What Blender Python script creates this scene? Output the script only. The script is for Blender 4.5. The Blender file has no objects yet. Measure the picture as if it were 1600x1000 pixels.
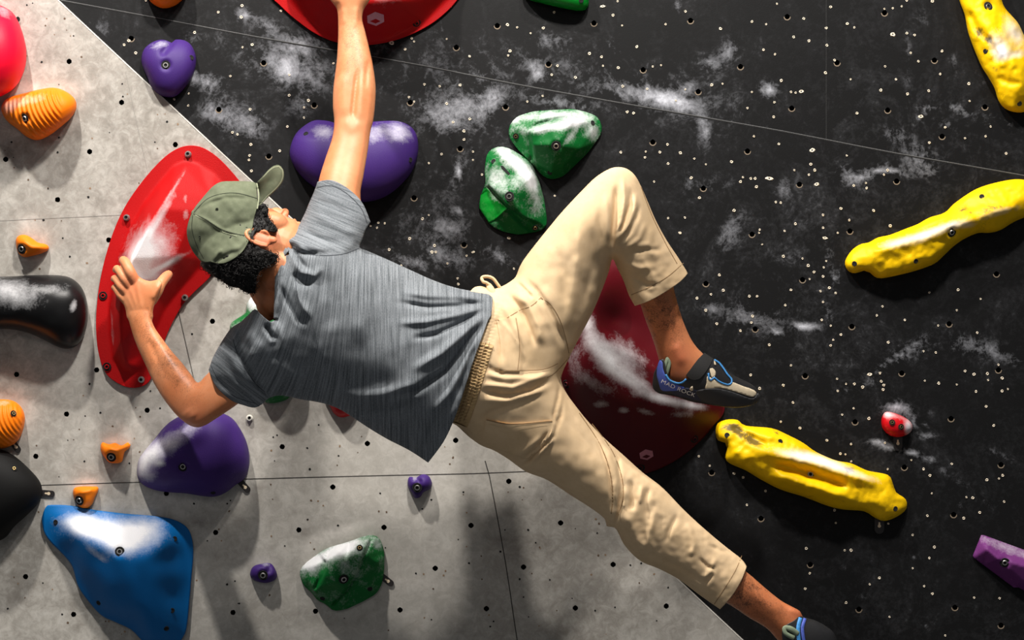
import bpy, bmesh, math, random
import numpy as np
from mathutils import Vector, Matrix
from mathutils.geometry import delaunay_2d_cdt
sc = bpy.context.scene
COL = sc.collection
random.seed(4); rng = np.random.default_rng(4)

# ---------------------------------------------------------------- camera, world, lamps, exposure
D = 5.0                      # metres from the lens to the grey wall
FP = 3300.0                  # focal length in pixels of a 1600 px wide frame
cam = bpy.data.cameras.new('camera'); cam.sensor_width = 36; cam.lens = FP/1600*36
co = bpy.data.objects.new('camera', cam); COL.objects.link(co)
co.location = (0, -D, 0); co.rotation_euler = (math.pi/2, 0, 0); sc.camera = co
cam.clip_end = 100

w = bpy.data.worlds.new('gym'); sc.world = w; w.use_nodes = True
w.node_tree.nodes['Background'].inputs[0].default_value = (0.95, 0.97, 1.0, 1)
w.node_tree.nodes['Background'].inputs[1].default_value = 0.11

def lamp(name, kind, loc, target, power, color, size):
    l = bpy.data.lights.new(name, kind); l.energy = power; l.color = color
    if kind == 'SPOT':
        l.spot_size = math.radians(80); l.spot_blend = 0.5; l.shadow_soft_size = size
    elif kind == 'AREA':
        l.shape = 'DISK'; l.size = size
    o = bpy.data.objects.new(name, l); COL.objects.link(o); o.location = loc
    o.rotation_euler = (Vector(target)-Vector(loc)).to_track_quat('-Z', 'Y').to_euler()
    return o
lamp('ceiling_spot_key', 'SPOT', (-1.45, -1.40, 3.2), (-0.1, -0.1, 0.0), 640, (1.0, 0.95, 0.89), 0.06)
lamp('ceiling_spot_middle', 'SPOT', (0.25, -1.95, 3.2), (0.0, 0, 0.0), 640, (1.0, 0.95, 0.89), 0.14)
lamp('ceiling_spot_right', 'SPOT', (1.3, -1.5, 3.5), (0.4, 0, 0.0), 180, (1.0, 0.95, 0.89), 0.06)
lamp('hall_fill', 'AREA', (-1.6, -5.5, 2.6), (0, 0, 0), 16, (1.0, 0.96, 0.92), 1.2)  # unseen soft fill lamp, added for the hall's general light

sc.view_settings.view_transform = 'Standard'; sc.view_settings.look = 'None'
sc.view_settings.exposure = 0.0; sc.view_settings.gamma = 1; sc.view_settings.use_curve_mapping = False

# ---------------------------------------------------------------- helpers
def W(px, py, dep):
    """point at distance dep in front of the grey wall that the photo shows at px, py"""
    s = (D-dep)/FP
    return np.stack([(np.asarray(px)-800)*s, -np.asarray(dep)*np.ones_like(s), (500-np.asarray(py))*s], -1)
def w1(px, py, dep): return Vector(W(float(px), float(py), float(dep)).tolist())

def inpoly(px, py, poly):
    poly = np.asarray(poly, float); res = np.zeros(px.shape, bool)
    x1, y1 = poly[:, 0], poly[:, 1]; x2, y2 = np.roll(x1, -1), np.roll(y1, -1)
    for a, b, c, d in zip(x1, y1, x2, y2):
        if b == d: continue
        res ^= ((b > py) != (d > py)) & (px < (c-a)*(py-b)/(d-b)+a)
    return res
def segdist(px, py, pts, closed=False):
    """distance, signed side, nearest point and position along a polyline"""
    pts = np.asarray(pts, float)
    if closed: pts = np.vstack([pts, pts[:1]])
    best = np.full(px.shape, 1e9); qx = np.zeros(px.shape); qy = np.zeros(px.shape); side = np.ones(px.shape); al = np.zeros(px.shape)
    n = len(pts)-1
    for i in range(n):
        ax, ay = pts[i]; bx_, by_ = pts[i+1]; dx, dy = bx_-ax, by_-ay; L = dx*dx+dy*dy
        if L < 1e-9: continue
        t = np.clip(((px-ax)*dx+(py-ay)*dy)/L, 0, 1)
        x = ax+t*dx; y = ay+t*dy; d = np.hypot(px-x, py-y); m = d < best
        best = np.where(m, d, best); qx = np.where(m, x, qx); qy = np.where(m, y, qy)
        side = np.where(m, np.sign(dx*(py-ay)-dy*(px-ax)), side); al = np.where(m, (i+t)/n, al)
    return best, side, qx, qy, al
def catmull(pts, closed=True, step=5.0):
    """smooth curve through pts; a point given as (x, y, 1) keeps a sharp corner"""
    P = [np.array(p[:2], float) for p in pts]; sharp = [len(p) > 2 for p in pts]; n = len(P); out = []
    for i in range(n if closed else n-1):
        p1, p2 = P[i], P[(i+1) % n]
        p0 = P[(i-1) % n] if (closed or i > 0) else p1
        p3 = P[(i+2) % n] if (closed or i < n-2) else p2
        if sharp[i]: p0 = p1
        if sharp[(i+1) % n]: p3 = p2
        k = max(1, int(np.hypot(*(p2-p1))/step))
        for j in range(k):
            t = j/k
            out.append(0.5*((2*p1)+(-p0+p2)*t+(2*p0-5*p1+4*p2-p3)*t*t+(-p0+3*p1-3*p2+p3)*t**3))
    if not closed: out.append(P[-1])
    return np.array(out)

class Inflate:
    """round cross-section radius inside an outline (px): a strip of half-width w gives sqrt(w^2-x^2)"""
    def __init__(s, poly, res=170):
        poly = np.asarray(poly, float); s.poly = poly
        lo = poly.min(0)-4; hi = poly.max(0)+4; s.lo = lo
        s.h = max(1.2, max(hi-lo)/res)
        nx = int((hi[0]-lo[0])/s.h)+3; ny = int((hi[1]-lo[1])/s.h)+3
        def solve(h, nx, ny):
            X, Y = np.meshgrid(lo[0]+np.arange(nx)*h, lo[1]+np.arange(ny)*h)
            M = inpoly(X, Y, poly)
            if nx > 24 and ny > 24:
                c = solve(h*2, nx//2+2, ny//2+2)
                U = np.kron(c, np.ones((2, 2)))[:ny, :nx]
            else: U = np.zeros((ny, nx))
            U = np.where(M, U, 0)
            for _ in range(110):
                V = U.copy()
                V[1:-1, 1:-1] = .25*(U[:-2, 1:-1]+U[2:, 1:-1]+U[1:-1, :-2]+U[1:-1, 2:]+h*h)
                U = np.where(M, V, 0)
            return U
        s.U = solve(s.h, nx, ny)
        s.rmax = float(np.sqrt(2*s.U.max()))
    def raw(s, px, py):
        x = np.clip((px-s.lo[0])/s.h, 0, s.U.shape[1]-1.001); y = np.clip((py-s.lo[1])/s.h, 0, s.U.shape[0]-1.001)
        i = x.astype(int); j = y.astype(int); a = x-i; b = y-j; U = s.U
        return U[j, i]*(1-a)*(1-b)+U[j, i+1]*a*(1-b)+U[j+1, i]*(1-a)*b+U[j+1, i+1]*a*b
    def __call__(s, px, py):
        px = np.asarray(px, float); py = np.asarray(py, float)
        d, _, qx, qy, _ = segdist(px, py, s.poly, True)
        ins = inpoly(px, py, s.poly)
        k = 3*s.h; dd = np.maximum(d, 1e-6)
        ix = qx+(px-qx)/dd*k; iy = qy+(py-qy)/dd*k
        u = s.raw(px, py); ue = s.raw(ix, iy)*np.clip(d/k, 0, 1)
        u = np.where(d < k, ue, u)
        return np.where(ins & (d > 1e-3), np.sqrt(2*np.maximum(u, 0)), 0)

def tps(ctrl):
    """smooth surface through control points (x, y, value)"""
    c = np.array(ctrl, float); n = len(c); P = c[:, :2]/100.0
    def K(A, B):
        r = np.hypot(A[:, None, 0]-B[None, :, 0], A[:, None, 1]-B[None, :, 1]); return np.where(r > 1e-9, r*r*np.log(r+1e-12), 0)
    A = np.zeros((n+3, n+3)); A[:n, :n] = K(P, P)+np.eye(n)*1e-3; A[:n, n] = 1; A[:n, n+1:] = P; A[n, :n] = 1; A[n+1:, :n] = P.T
    wv = np.linalg.solve(A, np.concatenate([c[:, 2], [0, 0, 0]]))
    def f(px, py):
        px = np.asarray(px, float); sh = px.shape; Q = np.stack([px.ravel(), np.asarray(py, float).ravel()], 1)/100
        return (K(Q, P)@wv[:n]+wv[n]+Q@wv[n+1:]).reshape(sh)
    return f
def lin(outline, pts, h0, creases=()):
    """facetted height field: outline at h0, inner points (x, y, h), creases = index pairs kept as edges"""
    O = [(float(p[0]), float(p[1])) for p in outline]; n = len(O)
    V = O+[(float(p[0]), float(p[1])) for p in pts]; H = [h0]*n+[p[2] for p in pts]
    E = [(i, (i+1) % n) for i in range(n)]+[(a+n, b+n) for a, b in creases]
    vs, es, fs, ov, oe, of = delaunay_2d_cdt([Vector((x, -y)) for x, y in V], E, [], 1, 1e-5)
    P = np.array([(v.x, -v.y) for v in vs]); HH = np.array([H[o[0]] if o else h0 for o in ov], float)
    T = [f for f in fs]
    def f(px, py):
        px = np.asarray(px, float); py = np.asarray(py, float); out = np.full(px.shape, float(h0)); best = np.full(px.shape, -1e9)
        for t in T:
            a, b, c = P[t[0]], P[t[1]], P[t[2]]
            det = (b[1]-c[1])*(a[0]-c[0])+(c[0]-b[0])*(a[1]-c[1])
            if abs(det) < 1e-6: continue
            l1 = ((b[1]-c[1])*(px-c[0])+(c[0]-b[0])*(py-c[1]))/det
            l2 = ((c[1]-a[1])*(px-c[0])+(a[0]-c[0])*(py-c[1]))/det
            l3 = 1-l1-l2; m = np.minimum(np.minimum(l1, l2), l3); u = (m > best) & (m > -0.02)
            out = np.where(u, l1*HH[t[0]]+l2*HH[t[1]]+l3*HH[t[2]], out); best = np.where(u, m, best)
        return out
    return f
def blur(f, r):
    offs = [(0, 0)]+[(r*math.cos(a), r*math.sin(a)) for a in np.arange(6)*math.pi/3]
    return lambda px, py: sum(f(np.asarray(px)+a, np.asarray(py)+b) for a, b in offs)/len(offs)
def ridge(px, py, line, width, amp, fade=0.25):
    """a fold along a line: raised (or sunk) by amp with soft ends"""
    d, _, _, _, al = segdist(px, py, line)
    e = np.clip(np.minimum(al, 1-al)/fade, 0, 1) if fade > 0 else 1
    return amp*np.exp(-(d/width)**2)*(e*e*(3-2*e) if fade > 0 else 1)
def ledge(px, py, line, width, amp, fade=0.2):
    """one side of the line raised sharply and falling away softly: an overlapping fold or hem"""
    d, sd, _, _, al = segdist(px, py, line)
    e = np.clip(np.minimum(al, 1-al)/fade, 0, 1) if fade > 0 else 1
    s = d*sd
    return amp*np.where(s > 0, np.exp(-s/width), np.exp(s/1.2))*(e if fade > 0 else 1)
def vnoise(px, py, scale, seed=0):
    """smooth value noise in -1..1"""
    r = np.random.default_rng(seed); G = r.uniform(-1, 1, (64, 64))
    x = np.asarray(px)/scale+1000; y = np.asarray(py)/scale+1000; i = np.floor(x).astype(int); j = np.floor(y).astype(int)
    a = x-i; b = y-j; a = a*a*(3-2*a); b = b*b*(3-2*b)
    g = lambda u, v: G[v % 64, u % 64]
    return g(i, j)*(1-a)*(1-b)+g(i+1, j)*a*(1-b)+g(i, j+1)*(1-a)*b+g(i+1, j+1)*a*b

def link(name, me, mats, parent=None):
    o = bpy.data.objects.new(name, me); COL.objects.link(o)
    for m in (mats if isinstance(mats, (list, tuple)) else [mats]): me.materials.append(m)
    if parent:
        o.parent = parent; o.matrix_parent_inverse = Matrix.Translation(-parent_world(parent))
    return o
def parent_world(p):
    v = Vector(p.location)
    return v if not p.parent else v+Vector((0, 0, 0))
def tag(o, label=None, cat=None, group=None, kind=None):
    if label: o['label'] = label
    if cat: o['category'] = cat
    if group: o['group'] = group
    if kind: o['kind'] = kind
    return o
def mesh(verts, faces, smooth=True, angle=None):
    me = bpy.data.meshes.new('m'); me.from_pydata([tuple(v) for v in verts], [], faces); me.validate(); me.update()
    if smooth: me.polygons.foreach_set('use_smooth', [True]*len(me.polygons))
    if smooth and angle: me.set_sharp_from_angle(angle=math.radians(angle))
    return me
def setattr_f(me, name, vals):
    a = me.attributes.new(name, 'FLOAT', 'POINT'); a.data.foreach_set('value', np.asarray(vals, np.float32))
def spots(px, py, blobs):
    c = np.zeros(np.shape(px))
    for b in blobs:
        x, y, rx, ry = b[:4]; a = math.radians(b[4]) if len(b) > 4 else 0; s = b[5] if len(b) > 5 else 1
        u = (px-x)*math.cos(a)+(py-y)*math.sin(a); v = -(px-x)*math.sin(a)+(py-y)*math.cos(a)
        c = c+s*np.exp(-((u/rx)**2+(v/ry)**2))
    return np.minimum(c, 1.5)

class Relief: pass
def relief(name, outline, F, B, mat, parent=None, step=4.0, inf=None, infl=None, openr=None, thick=0.0, opens=(),
           chalk=None, smooth=True, angle=None, rings=(0.9, 2.4), attrs=None, holes=None, nob=False):
    """solid whose outline, front depth F(px,py,r) and back depth B(px,py,r) are given; r from the inflated outline"""
    ol = np.asarray(outline, float)
    if inf is None: inf = Inflate(infl if infl is not None else ol)
    area = 0.5*np.sum(ol[:, 0]*np.roll(ol[:, 1], -1)-np.roll(ol[:, 0], -1)*ol[:, 1])
    lo = ol.min(0); hi = ol.max(0)
    X, Y = np.meshgrid(np.arange(lo[0], hi[0], step), np.arange(lo[1], hi[1], step)); X[1::2] += step/2
    X = X.ravel(); Y = Y.ravel(); d, *_ = segdist(X, Y, ol, True)
    keep = inpoly(X, Y, ol) & (d > (rings[-1] if rings else 0)+step*0.45); X = X[keep]; Y = Y[keep]
    pts = [ol]
    nrm = np.roll(ol, -1, 0)-np.roll(ol, 1, 0); nrm /= np.maximum(np.linalg.norm(nrm, axis=1), 1e-6)[:, None]
    nrm = np.stack([-nrm[:, 1], nrm[:, 0]], 1)*(1 if area > 0 else -1)
    for r in rings:
        q = ol+nrm*r; dd, *_ = segdist(q[:, 0], q[:, 1], ol, True)
        q = q[inpoly(q[:, 0], q[:, 1], ol) & (dd > r*0.8)]; pts.append(q)
    pts.append(np.stack([X, Y], 1)); A = np.vstack(pts); n = len(ol)
    E = [(i, (i+1) % n) for i in range(n)]
    vs, es, fs, ov, oe, of = delaunay_2d_cdt([Vector((a, -b)) for a, b in A], E, [], 1, 1e-4)
    P = np.array([(v.x, -v.y) for v in vs]); px, py = P[:, 0], P[:, 1]
    if holes:
        cen = np.array([P[list(f)].mean(0) for f in fs])
    r = inf(px, py); f = F(px, py, r); b = B(px, py, r)
    isb = segdist(px, py, ol, True)[0] < 1e-3
    b = np.minimum(b, f)
    merge = isb & (f-b < 1e-3)
    if openr is not None:                                          # cloth: sides closed, only the named hems stay open
        near = np.zeros(len(px), bool)
        for l in opens: near |= segdist(px, py, l)[0] < 3.0
        merge = isb & (~near | (r < 3))
    if openr is not None:
        m = (f+b)/2; f = np.where(merge, m, f)
    vf = W(px, py, f); vb = W(px, py, b); N = len(P)
    idx = np.arange(N)+N; idx[merge] = np.arange(N)[merge]
    faces = [tuple(t) for t in fs]+([] if nob else [tuple(int(idx[i]) for i in reversed(t)) for t in fs])
    if openr is None and not nob:
        from collections import Counter
        cnt = Counter(); 
        for t in fs:
            for k in range(len(t)): cnt[(t[k], t[(k+1) % len(t)])] += 1
        for (i, j) in list(cnt):
            if (j, i) not in cnt:
                q = [j, i, int(idx[i]), int(idx[j])]
                q2 = []
                for v in q:
                    if v not in q2: q2.append(v)
                if len(q2) > 2: faces.append(tuple(q2))
    V = np.vstack([vf, vb]) if not nob else vf
    pxx = np.concatenate([px, px]) if not nob else px; pyy = np.concatenate([py, py]) if not nob else py
    bm = bmesh.new(); lay = bm.verts.layers.float.new('_x'); lay2 = bm.verts.layers.float.new('_y')
    L = [bm.verts.new(v) for v in V.tolist()]
    for t in faces:
        try: bm.faces.new([L[i] for i in t])
        except ValueError: pass
    for v, a, c in zip(L, pxx, pyy): v[lay] = a; v[lay2] = c
    for v in [v for v in L if not v.link_faces]: bm.verts.remove(v)
    me = bpy.data.meshes.new(name or 'part'); bm.to_mesh(me); bm.free()
    gx = np.zeros(len(me.vertices), np.float32); gy = gx.copy()
    me.attributes['_x'].data.foreach_get('value', gx); me.attributes['_y'].data.foreach_get('value', gy)
    if chalk is not None: setattr_f(me, 'chalk', chalk(gx, gy))
    if attrs:
        for k, fn in attrs.items(): setattr_f(me, k, fn(gx, gy))
    me.attributes.remove(me.attributes['_x']); me.attributes.remove(me.attributes['_y'])
    if smooth: me.polygons.foreach_set('use_smooth', [True]*len(me.polygons))
    if smooth and angle: me.set_sharp_from_angle(angle=math.radians(angle))
    R = Relief(); R.inf = inf; R.outline = ol
    R.F = lambda a, c: F(np.asarray(a, float), np.asarray(c, float), inf(np.asarray(a, float), np.asarray(c, float)))
    R.o = None
    if name: 
        R.o = link(name, me, mat, parent)
        if thick:
            md = R.o.modifiers.new('cloth_thickness', 'SOLIDIFY'); md.thickness = thick; md.offset = -1
            # applied so the mesh is final
            R.o.data = applied(R.o)
    else: R.me = me
    return R
def applied(o):
    dg = bpy.context.evaluated_depsgraph_get(); dg.update()
    me = bpy.data.meshes.new_from_object(o.evaluated_get(dg)); o.modifiers.clear(); return me

def strip(line, width, step=4):
    """polygon of a ribbon along a line"""
    P = catmull(line, False, step); t = np.gradient(P, axis=0); t /= np.maximum(np.linalg.norm(t, axis=1), 1e-6)[:, None]
    n = np.stack([-t[:, 1], t[:, 0]], 1)*width/2
    return np.vstack([P+n, (P-n)[::-1]])
def decal(name, poly, surf, off, mat, parent, step=4, deep=0.003, **k):
    """thin raised piece lying on the surface surf(px,py)"""
    return relief(name, poly, lambda x, y, r: surf(x, y)+off, lambda x, y, r: surf(x, y)-deep, mat, parent, step=step, rings=(), angle=40, **k)

def lathe(profile, n=20):
    """profile [(radius, height)] around +Z -> verts, faces"""
    V = []; F = []
    for r, z in profile:
        for i in range(n): a = 2*math.pi*i/n; V.append((r*math.cos(a), r*math.sin(a), z))
    for k in range(len(profile)-1):
        for i in range(n):
            j = (i+1) % n; F.append((k*n+i, k*n+j, (k+1)*n+j, (k+1)*n+i))
    return V, F
def place(V, loc, nrm, up=(0, 0, 1)):
    z = Vector(nrm).normalized(); x = Vector(up).cross(z).normalized() if abs(z.dot(Vector(up))) < .99 else Vector((1, 0, 0)); y = z.cross(x)
    M = Matrix((x, y, z)).transposed()
    return [M@Vector(v)+Vector(loc) for v in V]
# ---------------------------------------------------------------- materials
class NT:
    def __init__(s, name, rough=.5, spec=.5):
        s.m = bpy.data.materials.new(name); s.m.use_nodes = True; s.n = s.m.node_tree.nodes; s.l = s.m.node_tree.links
        s.p = s.n['Principled BSDF']; s.p.inputs['Roughness'].default_value = rough; s.p.inputs['Specular IOR Level'].default_value = spec
        s.tc = s.n.new('ShaderNodeTexCoord')
    def set(s, sock, v):
        if hasattr(v, 'is_output') or hasattr(v, 'links'): s.l.new(v, sock)
        else: sock.default_value = v
    def noise(s, scale, detail=4, rough=.5, vec=None, dist=0):
        t = s.n.new('ShaderNodeTexNoise'); t.inputs['Scale'].default_value = scale; t.inputs['Detail'].default_value = detail
        t.inputs['Roughness'].default_value = rough; t.inputs['Distortion'].default_value = dist
        s.l.new(vec if vec is not None else s.tc.outputs['Object'], t.inputs['Vector']); return t.outputs['Fac']
    def mapping(s, scale=(1, 1, 1), rot=(0, 0, 0)):
        t = s.n.new('ShaderNodeMapping'); t.inputs['Scale'].default_value = scale; t.inputs['Rotation'].default_value = rot
        s.l.new(s.tc.outputs['Object'], t.inputs['Vector']); return t.outputs['Vector']
    def attr(s, name):
        t = s.n.new('ShaderNodeAttribute'); t.attribute_name = name; return t.outputs['Fac']
    def math(s, op, a, b=0.0, clamp=False):
        t = s.n.new('ShaderNodeMath'); t.operation = op; t.use_clamp = clamp; s.set(t.inputs[0], a); s.set(t.inputs[1], b); return t.outputs[0]
    def ramp(s, fac, lo, hi, a=0.0, b=1.0):
        t = s.n.new('ShaderNodeMapRange'); s.set(t.inputs[0], fac); t.inputs[1].default_value = lo; t.inputs[2].default_value = hi
        t.inputs[3].default_value = a; t.inputs[4].default_value = b; return t.outputs[0]
    def mix(s, fac, a, b):
        t = s.n.new('ShaderNodeMix'); t.data_type = 'RGBA'; s.set(t.inputs[0], fac); s.set(t.inputs[6], a); s.set(t.inputs[7], b); return t.outputs[2]
    def base(s, c): s.set(s.p.inputs['Base Color'], c)
    def bump(s, h, strength, dist=.002):
        t = s.n.new('ShaderNodeBump'); t.inputs['Strength'].default_value = strength; t.inputs['Distance'].default_value = dist
        s.l.new(h, t.inputs['Height']); s.l.new(t.outputs[0], s.p.inputs['Normal'])
def C(r, g, b):
    f = lambda v: (v/255/12.92 if v <= 10 else ((v/255+.055)/1.055)**2.4); return (f(r), f(g), f(b), 1)
CHALK = (0.76, 0.76, 0.78, 1)
def hold_mat(name, col, rough=.55, grain=.35, scuff=None, chalky=.0, gscale=500, spec=.22, soft=1.0):
    t = NT(name, rough, spec); n1 = t.noise(35, 6, .65); n2 = t.noise(9, 3); n3 = t.noise(220, 3, .7)
    c = t.mix(t.ramp(n2, .35, .7, 0, .35), col, tuple(v*.8 for v in col[:3])+(1,))
    if scuff:
        n4 = t.noise(18, 8, .75, dist=.6)
        c = t.mix(t.ramp(t.math('ADD', n4, t.math('MULTIPLY', t.attr('scuff'), .27)), .62, .74, 0, .85), c, scuff)
    ch = t.attr('chalk')
    k = t.math('ADD', t.math('MULTIPLY', ch, .92), t.math('MULTIPLY', t.math('SUBTRACT', t.math('ADD', t.math('MULTIPLY', n1, .65), t.math('MULTIPLY', n3, .35)), .62 if not chalky else .5), 2.2 if chalky else soft))
    k = t.math('MULTIPLY', t.ramp(k, 0.05, 1.0, 0, .95), t.ramp(ch, 0, .12, chalky, 1), True)
    t.base(t.mix(k, c, CHALK)); t.set(t.p.inputs['Roughness'], t.ramp(k, 0, 1, rough, .95))
    t.bump(t.noise(gscale, 2, .6), grain, .0012); return t.m
M = {}
M['red'] = hold_mat('red_texture', C(178, 3, 7), .6, .5)
M['dark_red'] = hold_mat('crimson_texture', C(76, 5, 15), .45, .15)
M['pink'] = hold_mat('rose_texture', C(245, 10, 50), .45, .2)
M['orange'] = hold_mat('orange_texture', C(240, 122, 8), .5, .35)
M['orange_worn'] = hold_mat('orange_worn', C(242, 125, 12), .5, .35, scuff=C(120, 60, 70))
M['purple'] = hold_mat('purple_texture', C(60, 34, 106), .55, .35)
M['violet'] = hold_mat('violet_volume', C(104, 46, 108), .6, .3)
M['blue'] = hold_mat('blue_texture', C(0, 98, 166), .5, .3)
M['green'] = hold_mat('green_worn', C(4, 100, 40), .5, .3, chalky=.55)
M['green2'] = hold_mat('green_bright', C(0, 125, 34), .4, .3, chalky=.1)
M['yellow'] = hold_mat('yellow_worn', C(244, 196, 4), .45, .35, scuff=C(45, 45, 40))
M['black_hold'] = hold_mat('black_glossy', C(20, 20, 21), .33, .12)
M['black_matt'] = hold_mat('black_matt', C(8, 8, 8), .7, .12, spec=.2)
M['small_red'] = hold_mat('scarlet', C(190, 10, 22), .4, .25)

def simple(name, col, rough=.5, metal=0, spec=.5, bump=0, scale=300):
    t = NT(name, rough, spec); t.p.inputs['Metallic'].default_value = metal
    n = t.noise(scale*.3, 4); t.base(t.mix(t.ramp(n, .3, .7), col, tuple(v*.85 for v in col[:3])+(1,)))
    if bump: t.bump(t.noise(scale, 3), bump, .001)
    return t.m
M['steel'] = simple('zinc_steel', (.62, .60, .57, 1), .35, 1)
M['brass'] = simple('yellow_zinc', (.55, .38, .16, 1), .4, 1)
M['hole'] = simple('dark_hole', (.006, .006, .006, 1), .9)
M['tab'] = simple('black_plate', C(40, 36, 36), .5)
M['ply'] = simple('bare_plywood', C(225, 205, 175), .8)
M['ply2'] = simple('splintered_plywood', C(235, 222, 200), .85)
M['logo'] = simple('pale_pink_print', C(215, 155, 170), .6)
M['logo2'] = simple('faded_pink_print', C(190, 120, 135), .6)
M['white_plastic'] = simple('white_plastic', C(225, 222, 212), .4)

# grey painted wall
t = NT('grey_wall_paint', .75, .3)
n1 = t.noise(3.5, 8, .62, dist=.4); n2 = t.noise(14, 8, .7); n3 = t.noise(120, 3, .6); n4 = t.noise(1.2, 4, .55)
c = t.mix(t.ramp(n1, .32, .68), C(152, 147, 139), C(190, 186, 178))
n6 = t.noise(38, 8, .72, dist=.7)
c = t.mix(t.ramp(n6, .48, .68, 0, .42), c, C(108, 102, 93)); c = t.mix(t.ramp(n6, .30, .50, .5, 0), c, C(212, 209, 202))
c = t.mix(t.ramp(n2, .49, .72, 0, .6), c, C(120, 114, 106))
c = t.mix(t.ramp(n4, .45, .65, 0, .4), c, C(203, 199, 191))
d = t.math('MULTIPLY', t.attr('dirt'), t.ramp(n2, .3, .62, .15, 1.1))
c = t.mix(d, c, C(84, 74, 66)); c = t.mix(t.ramp(n3, .58, .75, 0, .25), c, C(105, 100, 94))
ch = t.math('MULTIPLY', t.attr('chalk'), t.ramp(t.noise(40, 6, .7), .3, .6, .3, 1.0)); c = t.mix(ch, c, C(238, 232, 224))
t.base(c); t.bump(t.noise(260, 4, .6), .12, .001); M['grey_wall'] = t.m
# black wall with chalk smears
t = NT('black_wall_paint', .62, .2)
n1 = t.noise(7, 10, .72, dist=1.4); n2 = t.noise(45, 8, .75, dist=.8); n3 = t.noise(2.2, 3, .5)
det = t.math('ADD', t.math('MULTIPLY', n1, .6), t.math('MULTIPLY', n2, .4))
n5 = t.noise(95, 4, .7, dist=.5)
det = t.math('ADD', t.math('MULTIPLY', det, .78), t.math('MULTIPLY', n5, .22))
k = t.math('ADD', t.math('MULTIPLY', t.attr('chalk'), .19), det)
k = t.ramp(k, .57, .84, 0, 1)
k0 = t.math('MULTIPLY', t.ramp(det, .48, .72, 0, .07), t.math('ADD', t.ramp(n3, .35, .65, .15, .8), t.math('MULTIPLY', t.attr('chalk'), 2.2)))
k = t.math('MULTIPLY', k, t.ramp(t.attr('chalk'), 0, 1.4, .12, .95))
k = t.math('ADD', k, k0, True)
t.base(t.mix(k, C(9, 9, 10), C(190, 192, 200))); t.set(t.p.inputs['Roughness'], t.ramp(k, 0, .5, .55, .9))
t.bump(t.noise(300, 4, .6), .15, .001); M['black_wall'] = t.m
M['seam_dark'] = simple('dark_seam_gap', C(60, 58, 55), .9)  # dark joints between the grey panels
M['seam_light'] = simple('seam_with_chalk', C(95, 95, 95), .9)
M['seam_black'] = simple('black_panel_gap', C(38, 38, 38), .9)
M['seam_faint'] = simple('filled_seam', C(150, 146, 140), .9)
M['edge'] = simple('pale_panel_edge', C(190, 186, 178), .7)

# ---------------------------------------------------------------- walls
E0 = np.array(W(90., 0., 0.)); E1 = np.array(W(1160., 1000., 0.)); ed = (E1-E0)/np.linalg.norm(E1-E0)
pd = np.array([-ed[2], 0, ed[0]])                                   # across the edge, towards the upper right
TH = math.radians(7)
bd = pd*math.cos(TH)+np.array([0, 1, 0])*math.sin(TH); bn = np.cross(bd, ed); bn = bn if bn[1] < 0 else -bn
EOFF = 0.012                                                        # the black panels sit behind the pale edge
def wd_grey(px, py): return np.zeros(np.shape(px))
def wd_black(px, py):
    px = np.asarray(px, float); dx = (px-800)/FP; dz = (500-np.asarray(py, float))/FP
    o = np.array([0, -D, 0])-(E0+np.array([0, EOFF, 0])); t_ = -(o@bn)/(dx*bn[0]+bn[1]+dz*bn[2]); return D-t_
edge_side = lambda x, y: (x-90)*1000-(y)*1070                        # > 0 on the black side

def clip_half(poly, sgn):
    out = []; n = len(poly)
    for i in range(n):
        a, b = poly[i], poly[(i+1) % n]; fa, fb = sgn*edge_side(*a), sgn*edge_side(*b)
        if fa >= 0: out.append(a)
        if fa*fb < 0:
            t_ = fa/(fa-fb); out.append((a[0]+(b[0]-a[0])*t_, a[1]+(b[1]-a[1])*t_))
    return out
TN_B = [(928,36),(1079,32),(857,100),(1005,109),(1157,104),(1091,143),(790,167),(1020,222),(1168,236),(1099,294),(1249,288),(1401,283),(1328,361),(1175,366),(1103,443),(1254,437),(1331,510),(1258,587),(1409,583),(1483,506),(1557,428),(1560,578),(1336,659),(1486,654),(1413,730),(1564,726),(1490,804),(1112,738),(1189,810),(1266,882),(1342,952),(1492,949),(1564,977),(1230,26),(1382,20),(1308,98),(1460,94),(1237,169),(1387,172),(1539,167),(1472,213),(647,309),(725,382),(412,98),(491,164),(641,160),(713,74),(777,40),(719,232),(420,244),(342,171),(205,60),(1180,514)]
TN_G = [(108,96),(190,160),(140,237),(9,249),(274,226),(90,312),(170,375),(332,502),(151,578),(26,585),(104,647),(56,713),(230,641),(260,771),(337,832),(441,698),(574,693),(712,688),(520,761),(467,828),(600,824),(736,821),(680,888),(625,953),(493,955),(364,957),(40,901),(115,960),(795,752),(876,817),(818,886),(958,882),(760,951),(899,950),(1041,947)]
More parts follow.
